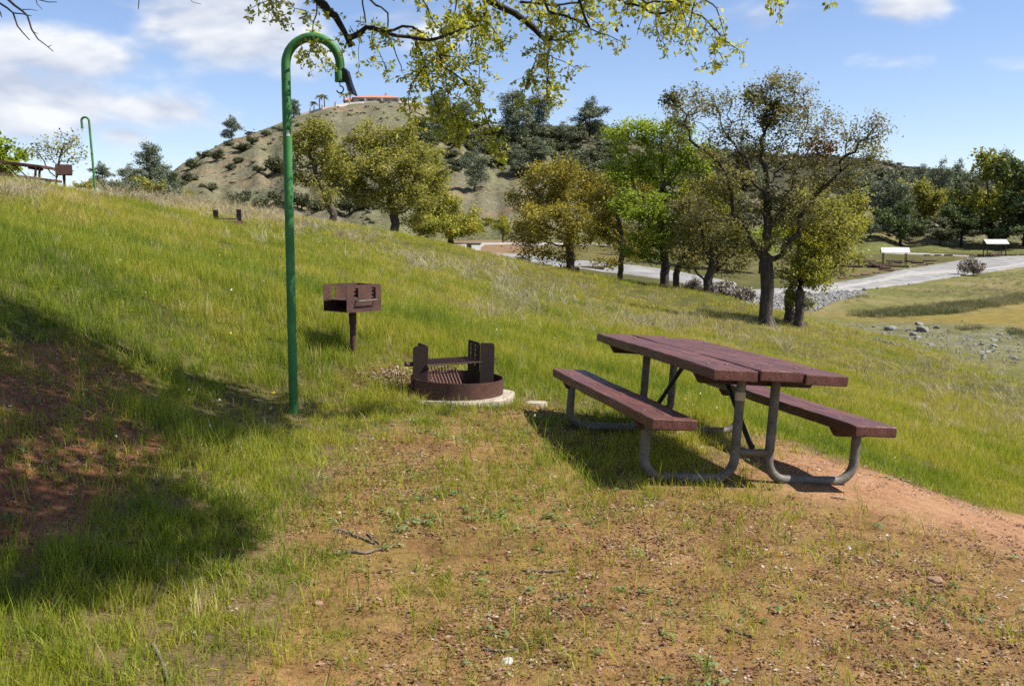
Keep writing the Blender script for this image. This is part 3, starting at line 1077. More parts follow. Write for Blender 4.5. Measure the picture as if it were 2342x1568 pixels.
# far table on the crest, end towards the right
ft_a = P(112, 386, 25.5)
ft_o = np.array([ft_a[0] + .0, ft_a[1], ft_a[2]])
yaw = math.radians(78)
L_ = np.array([-math.sin(yaw), -math.cos(yaw) * .2, .115])
L_ /= np.linalg.norm(L_)
W_ = np.cross(L_, [0, 0, 1])
W_ /= np.linalg.norm(W_)
U_ = np.cross(W_, L_)
ft_o = P(113, 381, 25.5) - U_ * .758
picnic_table('picnic_table', frame_matrix(ft_o, W_, L_, U_), 'red-brown picnic table on the grassy crest, cut by the left edge', 2.4, M['rust_post'], None, True)


# ------------------------------------------------------------------ pole with a crook (lantern hanger)
def lantern_pole(name, base, top_h, lean, hook_dir, label, r=.0345, R=.205, drop=.12, flap=True):
    t = thing(name, tuple(base), label=label, cat='lantern pole')
    hd = Vector((math.cos(hook_dir), math.sin(hook_dir), 0))
    up = Vector((lean[0], lean[1], 1)).normalized()
    p0 = Vector((0, 0, -.4))
    s0 = up * (top_h - R)
    pts = [p0, Vector((0, 0, 0)), s0 * .5, s0 * .97]
    c = s0 + hd * R
    pts += arc(c, R, math.pi, 0, 18, hd, up)
    end = c + hd * (R - .004) - up * drop
    pts.append(end)
    MB().tube(pts, r, 20).build('pole', M['green'], t, 60)
    b = MB().tube([end + up * .075, end + up * .07, end - up * .004], [r + .0005, r + .004, r + .004], 20)
    b.build('end_cap', M['green'], t, 60)
    hp = [end - up * .002, end - up * .035] + arc(end - up * .06 + hd * 0, .026, math.pi / 2 * .9, -math.pi * .92, 12, hd, up)
    MB().tube(hp, .005, 8).build('hook', M['dark_post'], t, 60)
    if flap:
        q = MB()
        e = end + hd * (r + .002)
        sd = Vector((-hd.y, hd.x, 0))
        out = [(.0, .10), (.028, .075), (.05, -.01), (.082, -.10), (.072, -.104), (.034, -.075), (.018, -.02), (.0, .0)]
        vs = []
        for k, (x, z) in enumerate(out):
            for s in (-1, 1):
                wv = .034 if z > -.05 else .05
                vs.append(e + hd * (x + .006 * s) + up * z + sd * (wv * s))
        n = len(out)
        # the flap is a bent sheet: outer run 0..3, inner run 4..7
        fs = [(2 * i, 2 * i + 1, 2 * i + 3, 2 * i + 2) for i in range(n - 1)] + [(2 * n - 2, 2 * n - 1, 1, 0)]
        fs += [tuple(2 * i for i in range(n)), tuple(2 * i + 1 for i in reversed(range(n)))]
        q.add(vs, fs)
        q.build('torn_flap', M['black_sheet'], t)
        z = top_h * .745
        a = up * z
        st = MB()
        fr = []
        for zz in (0, .042):
            for k in range(5):
                w = -math.pi / 2 + .02 + .75 * k / 4
                fr.append(a + up * zz + Vector((math.cos(w), math.sin(w), 0)) * (r + .0012))
        st.add(fr, [(k, k + 1, k + 6, k + 5) for k in range(4)])
        st.build('white_sticker', M['white_paint'], t)
    return t


ptop = P(652, 85, 7.5)
lean = ((ptop[0] - POLE_PT[0]) / (ptop[2] - POLE_PT[2]), .0)
lantern_pole('lantern_pole', POLE_PT, ptop[2] - POLE_PT[2], lean, 0.0, 'tall green crooked-top steel pole standing in the grass beside the fire ring')
ftop = P(203, 268, 34)
lantern_pole('lantern_pole', FPOLE_PT + [0, 0, -.05], ftop[2] - FPOLE_PT[2] + .05, ((ftop[0] - FPOLE_PT[0]) / (ftop[2] - FPOLE_PT[2]), 0), math.pi,
             'distant green crook-topped pole leaning left on the crest', flap=False, R=.13, r=.038, drop=.25)


# ------------------------------------------------------------------ fire ring
def slot_plate(b, Mx, w, h, slots, sw=.022, t=.006, z_lo=.35, z_hi=.92, teeth=3):
    """upright steel plate with toothed slots: local x = width, y = thickness, z = height"""
    xs = [0] + sorted(sum([[s - sw / 2, s + sw / 2] for s in slots], [])) + [w]
    q = lambda x, y, z: Mx @ Vector((x, y, z))

    def bx(x0, x1, z0, z1, t0=0):
        vs = [q(x, y, z) for x in (x0, x1) for y in (-t / 2 + t0, t / 2 - t0) for z in (z0, z1)]
        b.add(vs, [(0, 1, 3, 2), (4, 6, 7, 5), (0, 4, 5, 1), (2, 3, 7, 6), (0, 2, 6, 4), (1, 5, 7, 3)])
    for i in range(len(xs) - 1):
        if i % 2 == 0:
            c = .02 if (i == 0 or i == len(xs) - 2) else 0
            if c and xs[i + 1] - xs[i] > .03:
                # rounded outer top corner
                x0, x1 = xs[i], xs[i + 1]
                if i == 0:
                    poly = [(x0, 0), (x1, 0), (x1, h), (x0 + c, h), (x0 + c * .3, h - c * .3), (x0, h - c)]
                else:
                    poly = [(x0, 0), (x1, 0), (x1, h - c), (x1 - c * .3, h - c * .3), (x1 - c, h), (x0, h)]
                b.prism(poly, -t / 2, t / 2, Mx)
            else:
                bx(xs[i], xs[i + 1], 0, h)
        else:
            bx(xs[i], xs[i + 1], 0, h * z_lo)
            bx(xs[i], xs[i + 1], h * z_hi, h)
            hh = h * (z_hi - z_lo) / (teeth + .3)
            for k in range(teeth):
                z0 = h * z_lo + hh * (k + .45)
                b.prism([(xs[i], z0), (xs[i] + sw * .62, z0 + hh * .35), (xs[i], z0 + hh * .62)], -t / 2 + .0003, t / 2 - .0003, Mx)


def fire_ring(name, loc, rotz, label, R=.40, H=.145, tilt=(0, 0), pad=True, grate=True, up_h=.30):
    t = thing(name, tuple(loc), (tilt[0], tilt[1], rotz), label, 'fire ring')
    n = 56
    vs, fs = [], []
    for k in range(n):
        a = 2 * math.pi * k / n
        c, s = math.cos(a), math.sin(a)
        for (r, z) in ((R, -.06), (R, H), (R - .007, H + .0), (R - .007, -.06)):
            vs.append((c * r, s * r, z))
    for k in range(n):
        a, b_ = k * 4, ((k + 1) % n) * 4
        for j in range(3):
            fs.append((a + j, b_ + j, b_ + j + 1, a + j + 1))
    MB().add(vs, fs).build('steel_ring', M['rust'], t, 40)
    # ash bed
    ash = MB()
    vs = [(0, 0, .03)] + [(math.cos(2 * math.pi * k / 24) * (R - .012), math.sin(2 * math.pi * k / 24) * (R - .012), .02) for k in range(24)]
    ash.add(vs, [(0, k + 1, (k + 1) % 24 + 1) for k in range(24)])
    ash.build('ash_bed', M['ash'], t)
    # corner plates: a slotted face running front to back, and a plain flange turned outwards
    for sgn in (-1, 1):
        b = MB()
        fx = sgn * .236 - .05
        hp = H + up_h - .03 + .01 * sgn
        Mx = Matrix.Translation((fx, -.04, .015)) @ Matrix.Rotation(math.radians(90), 4, 'Z')
        slot_plate(b, Mx, .27, hp, [.10, .205], z_lo=.50, z_hi=.94, teeth=4)
        Mx = Matrix.Translation((fx, -.044, .015)) @ Matrix.Rotation(math.radians(0 if sgn > 0 else 180) - .20, 4, 'Z')
        b.prism([(0.004, 0), (.128, 0), (.128, hp - .025), (.118, hp - .007), (.10, hp), (.004, hp)], -.003, .003, Mx)
        b.build('corner_plate', M['rust_black'], t)
    if grate:
        g = thing_part('cooking_grate', t)
        Z = H + .115
        fr = MB()
        x0, x1, y0, y1 = -.30, .20, -.06, .23
        fr.tube([(x0, y0, Z), (x1, y0, Z + .014), (x1, y1, Z + .02), (x0, y1, Z + .006), (x0, y0, Z)], .0065, 6)
        fr.tube([(x0, .04, Z), (x0 - .10, .02, Z + .002)], .008, 6)
        fr.tube([(x0 - .09, .02, Z + .002), (x0 - .17, .0, Z + .004)], .019, 8)
        fr.tube([(x1, .04, Z + .015), (x1 + .22, .06, Z + .03)], .006, 6)
        fr.build('grate_frame', M['rust_dark'], g)
        me = None
        for k in range(19):
            x = x0 + .02 + (x1 - x0 - .04) * k / 18
            bb = MB().tube([(0, y0, .004), (0, y1, .010)], .0062, 6)
            if me is None:
                o = bb.build('grate_bar', M['rust_dark'], g)
                me = o.data
            else:
                o = link('grate_bar', me, None, g)
            o.location = (x, 0, Z + .014 * (x - x0) / (x1 - x0))
        # lower slanted bars inside the ring
        me = None
        for k in range(9):
            bb = MB().box((0, 0, 0), (.010, .25, .012), Matrix.Rotation(math.radians(36), 3, 'X'))
            if me is None:
                o = bb.build('slanted_bar', M['rust'], g)
                me = o.data
            else:
                o = link('slanted_bar', me, None, g)
            o.location = (-.255 + k * .030, -.06, H + .010)
    return t


def thing_part(name, parent):
    o = bpy.data.objects.new(name, None)
    o.empty_display_size = .1
    COL.objects.link(o)
    o.parent = parent
    return o


M['ash'] = surf('ash_and_char', [(.3, (.012, .011, .010)), (.7, (.06, .055, .05))], 18, 6, 1, 0, .6, .02)
ring = fire_ring('fire_ring', RING_PT + [0, 0, .012], math.radians(24), 'rusty steel campfire ring with grate and upright plates on concrete', tilt=(math.radians(1.0), math.radians(1.6)))
fr2 = fire_ring('fire_ring', FRING_PT + [0, 0, -.03], math.radians(14), 'far fire ring half hidden in the sloping grass left of the pole', grate=False, up_h=.32)
MB().tube([(-.28, 0, .21), (.2, 0, .21)], .016, 6).build('cross_bar', M['rust_dark'], fr2)


def blob_slab(name, loc, rx, ry, h, mat, seed, label, cat, n=40):
    rg = np.random.default_rng(seed)
    ph = rg.random(5) * 6.28
    vs = []
    for z, k in ((-.12, 1.03), (h - .012, 1.0), (h, .975)):
        for i in range(n):
            a = 2 * math.pi * i / n
            w = 1 + .05 * math.sin(2 * a + ph[0]) + .035 * math.sin(3 * a + ph[1]) + .03 * math.sin(7 * a + ph[2]) + .02 * math.sin(13 * a + ph[3])
            vs.append((math.cos(a) * rx * w * k, math.sin(a) * ry * w * k, z))
    vs.append((0, 0, h))
    fs = []
    for j in range(2):
        for i in range(n):
            fs.append((j * n + i, j * n + (i + 1) % n, (j + 1) * n + (i + 1) % n, (j + 1) * n + i))
    fs += [(2 * n + i, 2 * n + (i + 1) % n, 3 * n) for i in range(n)]
    o = MB().add(vs, fs).build(name, mat, None, 30)
    o.location = loc
    return tag(o, label, cat)


blob_slab('concrete_pad', tuple(RING_PT + [-.02, -.05, .0]), .49, .515, .012, M['concrete'], 3, 'rough round concrete pad under the fire ring', 'concrete pad')
sl = hitG(1215, 921)
blob_slab('concrete_slab', tuple(sl + [0, 0, -.012]), .15, .07, .02, M['concrete'], 5, 'small flat concrete scrap right of the fire ring', 'concrete slab')


# ------------------------------------------------------------------ pedestal grills
def pedestal_grill(name, loc, rotz, label, a=.36, bw=.40, h=.255, ph=.40):
    """local: the open front looks to -x, the slotted side plates stand at y = +-a/2"""
    t = thing(name, tuple(loc), (0, 0, rotz), label, 'grill')
    MB().tube([(0, 0, -.3), (0, 0, ph - .12)], .030, 16).build('post', M['rust'], t, 60)
    b = MB().tube([(0, 0, ph - .13), (0, 0, ph)], .036, 16)
    b.build('post_sleeve', M['rust_dark'], t, 60)
    for s in (-1, 1):
        q = MB()
        Mx = Matrix.Translation((-bw / 2, s * a / 2, ph))
        slot_plate(q, Mx, bw, h, [bw * .27, bw * .78], sw=.05, z_lo=.44, z_hi=.88, teeth=3)
        q.build('side_plate', M['rust'], t)
    MB().box((bw / 2 - .003, 0, ph + h / 2), (.006, a - .008, h - .01)).build('back_plate', M['rust_dark'], t)
    MB().box((0, 0, ph + .004), (bw - .01, a - .008, .006)).build('bottom_plate', M['rust_dark'], t)
    g = thing_part('cooking_grate', t)
    z = ph + h * .44
    fr = MB().box((-.02, 0, z), (bw - .06, a - .03, .006))
    fr.build('grate_sheet', M['rust_dark'], g)
    for s in (-1, 1):
        y = s * (a / 2 + .012)
        hb = MB().tube([(-bw * .23, s * (a / 2 - .02), z + .004), (-bw * .23, y + s * .03, z - .008), (-bw * .20, y + s * .03, z - .008), (bw * .30, y + s * .03, z - .004), (bw * .28, s * (a / 2 - .02), z + .004)], .007, 8)
        hb.build('grate_handle', M['galv'], g, 60)
    return t


pedestal_grill('pedestal_grill', GRILL_PT + [0, 0, -.0], math.radians(46), 'rusty brown pedestal grill behind the green pole and fire ring')
pedestal_grill('pedestal_grill', FGRILL_PT, math.radians(-62), 'dark pedestal grill on the crest against the sky', ph=.36)


# ------------------------------------------------------------------ trees
def colonize(trunk, attr, step, kill, iters=160, seed=0, trop=(0, 0, .0), jit=.22, infl=None):
    rg = np.random.default_rng(seed)
    pos = [np.array(p, float) for p in trunk]
    par = [-1] + list(range(len(trunk) - 1))
    A = np.array(attr, float)
    Pn = np.array(pos)
    d = np.linalg.norm(A[:, None] - Pn[None], axis=-1)
    near = d.argmin(1)
    dist = d.min(1)
    trop = np.array(trop)
    for it in range(iters):
        if len(A) == 0:
            break
        act = np.ones(len(A), bool) if infl is None else dist < infl
        if not act.any():
            act = dist < dist.min() * 1.3
        vec = A[act] - np.array(pos)[near[act]]
        vec /= np.linalg.norm(vec, axis=1, keepdims=True) + 1e-9
        idx, inv = np.unique(near[act], return_inverse=True)
        S = np.zeros((len(idx), 3))
        np.add.at(S, inv, vec)
        S /= np.linalg.norm(S, axis=1, keepdims=True) + 1e-9
        S = S + trop + rg.normal(0, jit, S.shape)
        S /= np.linalg.norm(S, axis=1, keepdims=True) + 1e-9
        base = len(pos)
        newp = np.array(pos)[idx] + S * step
        for k, i in enumerate(idx):
            pos.append(newp[k])
            par.append(int(i))
        dn = np.linalg.norm(A[:, None] - newp[None], axis=-1)
        m = dn.min(1)
        am = dn.argmin(1)
        b = m < dist
        near[b] = base + am[b]
        dist[b] = m[b]
        keep = dist > kill
        A, near, dist = A[keep], near[keep], dist[keep]
        if len(pos) > 6000:
            break
    return np.array(pos), np.array(par)


def radii(par, r_tip, n=2.4, rmax=None):
    N = len(par)
    acc = np.zeros(N)
    r = np.zeros(N)
    for i in range(N - 1, -1, -1):
        r[i] = max(acc[i], r_tip ** n) ** (1 / n)
        if par[i] >= 0:
            acc[par[i]] += r[i] ** n
    if rmax:
        # keep tips, stretch so the root has the wanted radius
        g = math.log(rmax / r_tip) / math.log(max(r[0] / r_tip, 1.01))
        r = r_tip * (r / r_tip) ** g
    return r


def branch_mesh(name, pos, par, r, big=8, small=4, flare=1.0):
    N = len(pos)
    d = np.zeros((N, 3))
    has = par >= 0
    d[has] = pos[has] - pos[par[has]]
    d[0] = (0, 0, 1)
    d /= np.linalg.norm(d, axis=1, keepdims=True) + 1e-9
    main = np.full(N, -1)
    for i in range(1, N):
        p = par[i]
        if main[p] < 0 or r[i] > r[main[p]]:
            main[p] = i
    # smooth the direction with the main child's
    d2 = d.copy()
    hm = main >= 0
    d2[hm] = d[hm] + d[main[hm]]
    d2 /= np.linalg.norm(d2, axis=1, keepdims=True) + 1e-9

    def frame(t):
        ref = np.where(np.abs(t[:, 2:3]) < .95, np.array([[0, 0, 1.]]), np.array([[1., 0, 0]]))
        a = np.cross(t, ref)
        a /= np.linalg.norm(a, axis=1, keepdims=True) + 1e-9
        return a, np.cross(t, a)
    Vs, Fs, off = [], [], 0
    ids = np.nonzero(has)[0]
    rt = np.quantile(r, .88)
    for sel, k in ((ids[r[ids] >= rt], big), (ids[r[ids] < rt], small)):
        if len(sel) == 0:
            continue
        p = par[sel]
        ism = main[p] == sel
        ts = np.where(ism[:, None], d2[p], d[sel])
        rs = np.where(ism, r[p], r[sel] * 1.15)
        te = d2[sel]
        re = r[sel]
        a0, b0 = frame(ts)
        a1, b1 = frame(te)
        w = np.arange(k) * 2 * math.pi / k
        c, s = np.cos(w), np.sin(w)
        R0 = pos[p][:, None] + (a0[:, None] * c[None, :, None] + b0[:, None] * s[None, :, None]) * rs[:, None, None]
        R1 = pos[sel][:, None] + (a1[:, None] * c[None, :, None] + b1[:, None] * s[None, :, None]) * re[:, None, None]
        # untwist: align the end ring with the start ring
        V = np.concatenate([R0, R1], 1)
        n = len(sel)
        base = (np.arange(n) * 2 * k)[:, None]
        j = np.arange(k)[None]
        j2 = (np.arange(k) + 1)[None] % k
        F = np.stack([base + j, base + j2, base + k + j2, base + k + j], -1).reshape(-1, 4)
        Vs.append(V.reshape(-1, 3))
        Fs.append(F + off)
        off += n * 2 * k
    return np_mesh(name, np.concatenate(Vs), np.concatenate(Fs), True)


def leaf_quads(name, C, size, seed, aspect=1.5, droop=0.0, fold=.25, upbias=.35, tint=None):
    """one folded leaf-spray face pair per centre"""
    rg = np.random.default_rng(seed)
    n = len(C)
    nv = rg.normal(size=(n, 3))
    nv[:, 2] += upbias * np.sign(nv[:, 2] + .3)
    nv /= np.linalg.norm(nv, axis=1, keepdims=True)
    t = rg.normal(size=(n, 3))
    t[:, 2] -= droop
    t -= nv * (t * nv).sum(1, keepdims=True)
    t /= np.linalg.norm(t, axis=1, keepdims=True) + 1e-9
    b = np.cross(nv, t)
    s = (size * rg.uniform(.55, 1.35, n))[:, None]
    L, Wd = s * aspect * .5, s * .5
    V = np.stack([C - t * L, C + b * Wd + nv * s * fold * rg.uniform(-1, 1, (n, 1)), C + t * L, C - b * Wd + nv * s * fold * rg.uniform(-1, 1, (n, 1))], 1).reshape(-1, 3)
    F = np.arange(4 * n).reshape(n, 4)
    me = np_mesh(name, V, F)
    face_attr(me, 'tint', rg.random(n) if tint is None else tint)
    return me


def blob_points(blobs, n, rg, shell=.55):
    w = np.array([b[3] * b[4] * b[5] * (b[6] if len(b) > 6 else 1) for b in blobs])
    w = w / w.sum()
    k = rg.choice(len(blobs), n, p=w)
    B = np.array([b[:6] for b in blobs])[k]
    v = rg.normal(size=(n, 3))
    v /= np.linalg.norm(v, axis=1, keepdims=True)
    rad = np.maximum(rg.random(n) ** (1 / 3), shell * rg.random(n) ** .3)
    return B[:, :3] + v * rad[:, None] * B[:, 3:6]


def grow_tree(name, label, base, trunk, blobs, leafmat, n_attr=420, n_leaf=12000, leaf=.13, rmax=.28, tip=.012, seed=1, group=None, clump=.34, step=None, sparse=1.0, bark=None,
              droop=0.0, cat='tree', twig_n=0, tint_fn=None, jit=.22, size_h=None):
    """trunk: local points from the foot up; blobs: local crown ellipsoids (x,y,z,rx,ry,rz[,weight])"""
    rg = np.random.default_rng(seed)
    A = blob_points(blobs, n_attr, rg)
    ext = max(np.ptp(A[:, 2]), np.ptp(A[:, 0]))
    step = step or ext / 24
    pos, par = colonize(trunk, A, step, step * 1.25, 140, seed, (0, 0, .03), jit)
    r = radii(par, tip, 2.35, rmax)
    # foot flare
    root = thing(name, tuple(base), label=label, cat=cat, group=group)
    me = branch_mesh('trunk', pos, par, r)
    zz = np.array([v.co.z for v in me.vertices])
    co = np.empty(len(zz) * 3, dtype=np.float32)
    me.vertices.foreach_get('co', co)
    co = co.reshape(-1, 3)
    f = 1 + .55 * np.clip(1 - co[:, 2] / (rmax * 2.4), 0, 1) ** 2
    low = co[:, 2] < rmax * 2.4
    co[low, 0] = trunk[0][0] + (co[low, 0] - trunk[0][0]) * f[low]
    co[low, 1] = trunk[0][1] + (co[low, 1] - trunk[0][1]) * f[low]
    me.vertices.foreach_set('co', co.ravel())
    link('trunk', me, bark or M['bark'], root)
    tips = np.nonzero(r < tip * 3.2)[0]
    tips = tips[len(trunk) < tips] if len(tips) > 50 else tips
    keep = rg.random(len(tips)) < sparse
    tips = tips[keep]
    # leaf clumps vary in fullness
    wt = rg.uniform(.2, 1.0, len(tips)) ** 1.4
    wt /= wt.sum()
    k = rg.choice(tips, n_leaf, p=wt)
    C = pos[k] + rg.normal(0, clump, (n_leaf, 3)) * np.array([1, 1, .75])
    if droop:
        C[:, 2] -= np.abs(rg.normal(0, droop, n_leaf))
    clump_t = rg.random(len(pos))
    tint = np.clip(.62 * clump_t[k] + .38 * rg.random(n_leaf), 0, 1)
    if tint_fn is not None:
        tint = tint_fn(C, tint, rg)
    ml = leaf_quads('crown', C, leaf, seed + 5, tint=tint)
    link('crown', ml, leafmat, root)
    return root


LM = {}
LM['gold'] = leaf_mat('olive_gold_leaves', [(.0, (0.1061, 0.102, 0.0204)), (.4, (0.2346, 0.1999, 0.03264)), (.75, (0.3366, 0.2754, 0.04488)), (1, (0.408, 0.3162, 0.0612))])
LM['olive'] = leaf_mat('pale_olive_leaves', [(.0, (.105, .110, .022)), (.45, (.245, .235, .048)), (.8, (.335, .310, .075)), (1, (.43, .39, .12))], trans=.40)
LM['bright'] = leaf_mat('fresh_green_leaves', [(.0, (.095, .130, .014)), (.45, (.215, .285, .027)), (.8, (.30, .36, .040)), (1, (.40, .42, .07))], trans=.42)
LM['brown'] = leaf_mat('brownish_bud_leaves', [(.0, (.085, .076, .030)), (.45, (.19, .168, .060)), (.8, (.27, .238, .090)), (.96, (.34, .29, .13)), (1, (.36, .16, .05))])
LM['yellow'] = leaf_mat('yellow_green_leaves', [(.0, (0.09775, 0.1134, 0.01955)), (.45, (0.2248, 0.2346, 0.03128)), (.8, (0.3617, 0.3226, 0.0391)), (1, (0.4594, 0.391, 0.05865))])
LM['pine'] = leaf_mat('grey_green_needles', [(.0, (.060, .075, .045)), (.5, (.140, .165, .100)), (1, (.255, .275, .175))], trans=.15)
LM['chap'] = leaf_mat('dark_chaparral_leaves', [(.0, (0.0324, 0.0405, 0.01823)), (.5, (0.09113, 0.1013, 0.04455)), (1, (0.1721, 0.1721, 0.08505))], trans=.1)
LM['scrub'] = leaf_mat('grey_scrub_twigs', [(.0, (0.1084, 0.09392, 0.07225)), (.5, (0.2095, 0.1806, 0.1445)), (1, (0.3179, 0.2746, 0.2312))], trans=.1)
LM['dark_oak'] = leaf_mat('dark_live_oak_leaves', [(.0, (0.02812, 0.04125, 0.01313)), (.5, (0.07875, 0.1087, 0.03188)), (1, (0.1594, 0.1875, 0.05625))], trans=.2)
LM['palm'] = leaf_mat('palm_fronds', [(.0, (0.0935, 0.102, 0.0272)), (.5, (0.221, 0.204, 0.0595)), (1, (0.408, 0.289, 0.0765))], trans=.15)


LM['mistle'] = leaf_mat('mistletoe_leaves', [(.0, (.030, .036, .008)), (.6, (.090, .088, .016)), (1, (.16, .14, .03))])
LM['rusty'] = leaf_mat('rusty_dead_leaves', [(.0, (.045, .026, .012)), (.6, (.13, .070, .022)), (1, (.24, .125, .035))])


def place_oak(name, label, base_px, D, blobs_px, mat, seed, trunk_px=None, depth=.65, **kw):
    """crown outlined by photo positions at distance D, given real depth around that distance"""
    x0 = P(base_px[0], base_px[1], D)
    gz = float(G(np.array([x0[0]]), np.array([x0[1]]))[0])
    base = np.array([x0[0], x0[1], gz - .05])
    rg = np.random.default_rng(seed + 99)
    s = D / FPX
    bl = []
    for bb in blobs_px:
        px, py, rx, ry = bb[:4]
        w = bb[4] if len(bb) > 4 else 1
        q = P(px, py, D) - base
        dy = rg.uniform(-1, 1) * rx * s * .8
        bl.append((q[0], q[1] + dy, q[2], rx * s, max(rx, ry) * s * depth, ry * s, w))
    tp = [(0, 0, 0)]
    pts = [P(px, py, D) - base for (px, py) in (trunk_px or [])]
    allp = [np.zeros(3)] + pts
    out = []
    for a, b in zip(allp[:-1], allp[1:]):
        n = max(2, int(np.linalg.norm(b - a) / .35))
        for i in range(n):
            out.append(a + (b - a) * i / n)
    out.append(allp[-1])
    out = [np.array(p) + (np.random.default_rng(i + seed).normal(0, .03, 3) if i else 0) for i, p in enumerate(out)]
    return grow_tree(name, label, base, out, bl, mat, seed=seed, **kw)


OAK_A = place_oak('oak_tree', 'tall open oak with brown budding leaves behind the picnic table', (1755, 748), 36,
          [(1580, 250, 65, 50), (1560, 225, 45, 30, .7), (1650, 235, 60, 55, .8), (1680, 330, 70, 70, .6), (1560, 330, 60, 45, .6), (1725, 260, 40, 90, .6), (1790, 230, 75, 65), (1720, 205, 45, 40, .9), (1780, 320, 70, 70, .6), (1880, 280, 75, 60), (1965, 300, 55, 60, .9),
           (1990, 350, 40, 40, .6), (1910, 390, 80, 60), (1640, 400, 80, 70, .7), (1720, 450, 90, 80, .7), (1830, 450, 90, 80, .8), (1650, 510, 70, 60, .5), (1760, 540, 60, 50, .5)],
          LM['brown'], 21, [(1752, 690), (1755, 610), (1745, 575)], n_attr=720, n_leaf=27000, leaf=.058, rmax=.25, tip=.014, clump=.19, jit=.34, sparse=.85, bark=M['bark_oak'])
_ob = np.array(OAK_A.location)
for (px, py, rpx, nq, tint) in ((1725, 217, 20, 420, 0), (1772, 240, 14, 260, 0), (1760, 272, 22, 460, 0), (1532, 225, 16, 300, 0), (1690, 545, 26, 520, 0), (1885, 335, 26, 520, 1), (1700, 365, 18, 260, 1), (1770, 480, 30, 420, 0)):
    rg_ = np.random.default_rng(px)
    s_ = 36 / FPX
    c_ = P(px, py, 36 + rg_.normal(0, .5)) - _ob
    C_ = c_ + rg_.normal(0, rpx * s_ * .55, (nq, 3))
    tag(link('mistletoe', leaf_quads('mistletoe', C_, .075, px, 1.6), LM['rusty'] if tint else LM['mistle'], OAK_A), kind='stuff')
place_oak('oak_tree', 'leafy twin-stemmed oak with yellow-green leaves right beside the tall open oak', (1805, 742), 38.5,
          [(1860, 520, 90, 70), (1930, 560, 55, 80), (1950, 480, 40, 60, .7), (1850, 630, 70, 40, .8), (1870, 460, 70, 50, .8), (1820, 580, 60, 50)],
          LM['olive'], 33, [(1806, 690), (1812, 640)], n_attr=330, n_leaf=13500, leaf=0.073, rmax=.19, tip=.012, clump=0.202)
place_oak('oak_tree', 'slim oak trunk with low green leaf sprays, rightmost of the grove by the rocks', (1829, 747), 37,
          [(1840, 660, 45, 50), (1855, 600, 50, 60), (1835, 540, 45, 40), (1880, 640, 30, 40, .6)], LM['yellow'], 35, [(1826, 690), (1832, 640)], n_attr=160, n_leaf=6120, leaf=0.066, rmax=.18, tip=.012, clump=0.158)
place_oak('oak_tree', 'crooked small oak with a forked trunk left of the tall open oak', (1620, 684), 47,
          [(1600, 560, 70, 50), (1650, 540, 60, 50), (1590, 490, 60, 50), (1560, 600, 40, 40, .6), (1660, 600, 50, 40, .7), (1700, 560, 50, 50, .6)],
          LM['brown'], 41, [(1618, 640), (1628, 610)], n_attr=260, n_leaf=11900, leaf=0.073, rmax=.22, tip=.012, clump=0.202, jit=.32)
place_oak('oak_tree', 'bright green leafy oak in the middle of the grove', (1520, 664), 51,
          [(1445, 305, 60, 38), (1530, 300, 70, 36), (1425, 375, 48, 45), (1510, 385, 75, 45), (1590, 360, 50, 50), (1570, 440, 70, 40), (1455, 470, 70, 45), (1560, 525, 75, 40), (1480, 560, 70, 40), (1620, 470, 50, 40, .8), (1400, 420, 30, 30, .6)],
          LM['bright'], 52, [(1521, 610), (1518, 560), (1510, 500)], n_attr=460, n_leaf=28900, leaf=0.092, rmax=.24, tip=.012, clump=0.238)
place_oak('oak_tree', 'dark-trunked green oak just right of the bright green oak', (1546, 668), 50,
          [(1590, 470, 60, 60), (1640, 440, 50, 60, .8), (1580, 560, 50, 50), (1620, 520, 60, 50, .8)],
          LM['yellow'], 57, [(1548, 630), (1558, 590)], n_attr=220, n_leaf=11050, leaf=0.086, rmax=.17, tip=.012, clump=0.216)
place_oak('oak_tree', 'thin olive oak between the golden oak and the bright green oak', (1419, 651), 56,
          [(1400, 440, 55, 50), (1450, 430, 45, 45), (1390, 500, 45, 40), (1430, 540, 40, 40), (1380, 590, 30, 25, .7), (1460, 570, 35, 40, .7), (1400, 470, 40, 40)],
          LM['gold'], 63, [(1420, 600), (1424, 540)], n_attr=260, n_leaf=13600, leaf=0.086, rmax=.16, tip=.012, clump=0.216)
place_oak('oak_tree', 'round golden-olive oak with drooping twigs at the road bend', (1307, 636), 62,
          [(1270, 390, 80, 40), (1200, 450, 50, 45), (1310, 440, 85, 60), (1370, 430, 50, 50), (1250, 500, 80, 50), (1200, 540, 45, 40), (1330, 520, 60, 45), (1210, 585, 40, 25, .8), (1280, 570, 60, 25, .6), (1390, 500, 30, 40, .7)],
          LM['gold'], 71, [(1305, 590), (1303, 550), (1306, 520)], n_attr=480, n_leaf=28900, leaf=0.099, rmax=.27, tip=.014, clump=0.259, droop=.25)
place_oak('oak_tree', 'broad pale-olive oak below the hilltop house', (903, 552), 80,
          [(830, 312, 50, 34), (905, 322, 60, 36), (785, 362, 55, 34), (880, 380, 75, 38), (958, 372, 50, 44), (820, 425, 65, 34), (930, 445, 66, 34), (988, 415, 38, 44), (760, 415, 34, 28, .7), (870, 465, 55, 26, .7), (965, 490, 40, 24, .6)],
          LM['olive'], 81, [(904, 510), (900, 480), (893, 455)], n_attr=500, n_leaf=33000, leaf=0.125, rmax=.36, tip=.018, clump=0.331)
place_oak('oak_tree', 'gnarled thin-leaved oak just right of the green pole', (763, 528), 76,
          [(690, 325, 40, 34, .9), (722, 298, 42, 26), (668, 385, 26, 34, .7), (735, 352, 40, 30, .7), (698, 405, 30, 30, .7), (780, 395, 36, 34, .6), (740, 450, 30, 30, .6)],
          LM['olive'], 87, [(762, 490), (750, 460), (745, 440)], n_attr=300, n_leaf=9350, leaf=0.125, rmax=.30, tip=.018, clump=0.302, jit=.34)
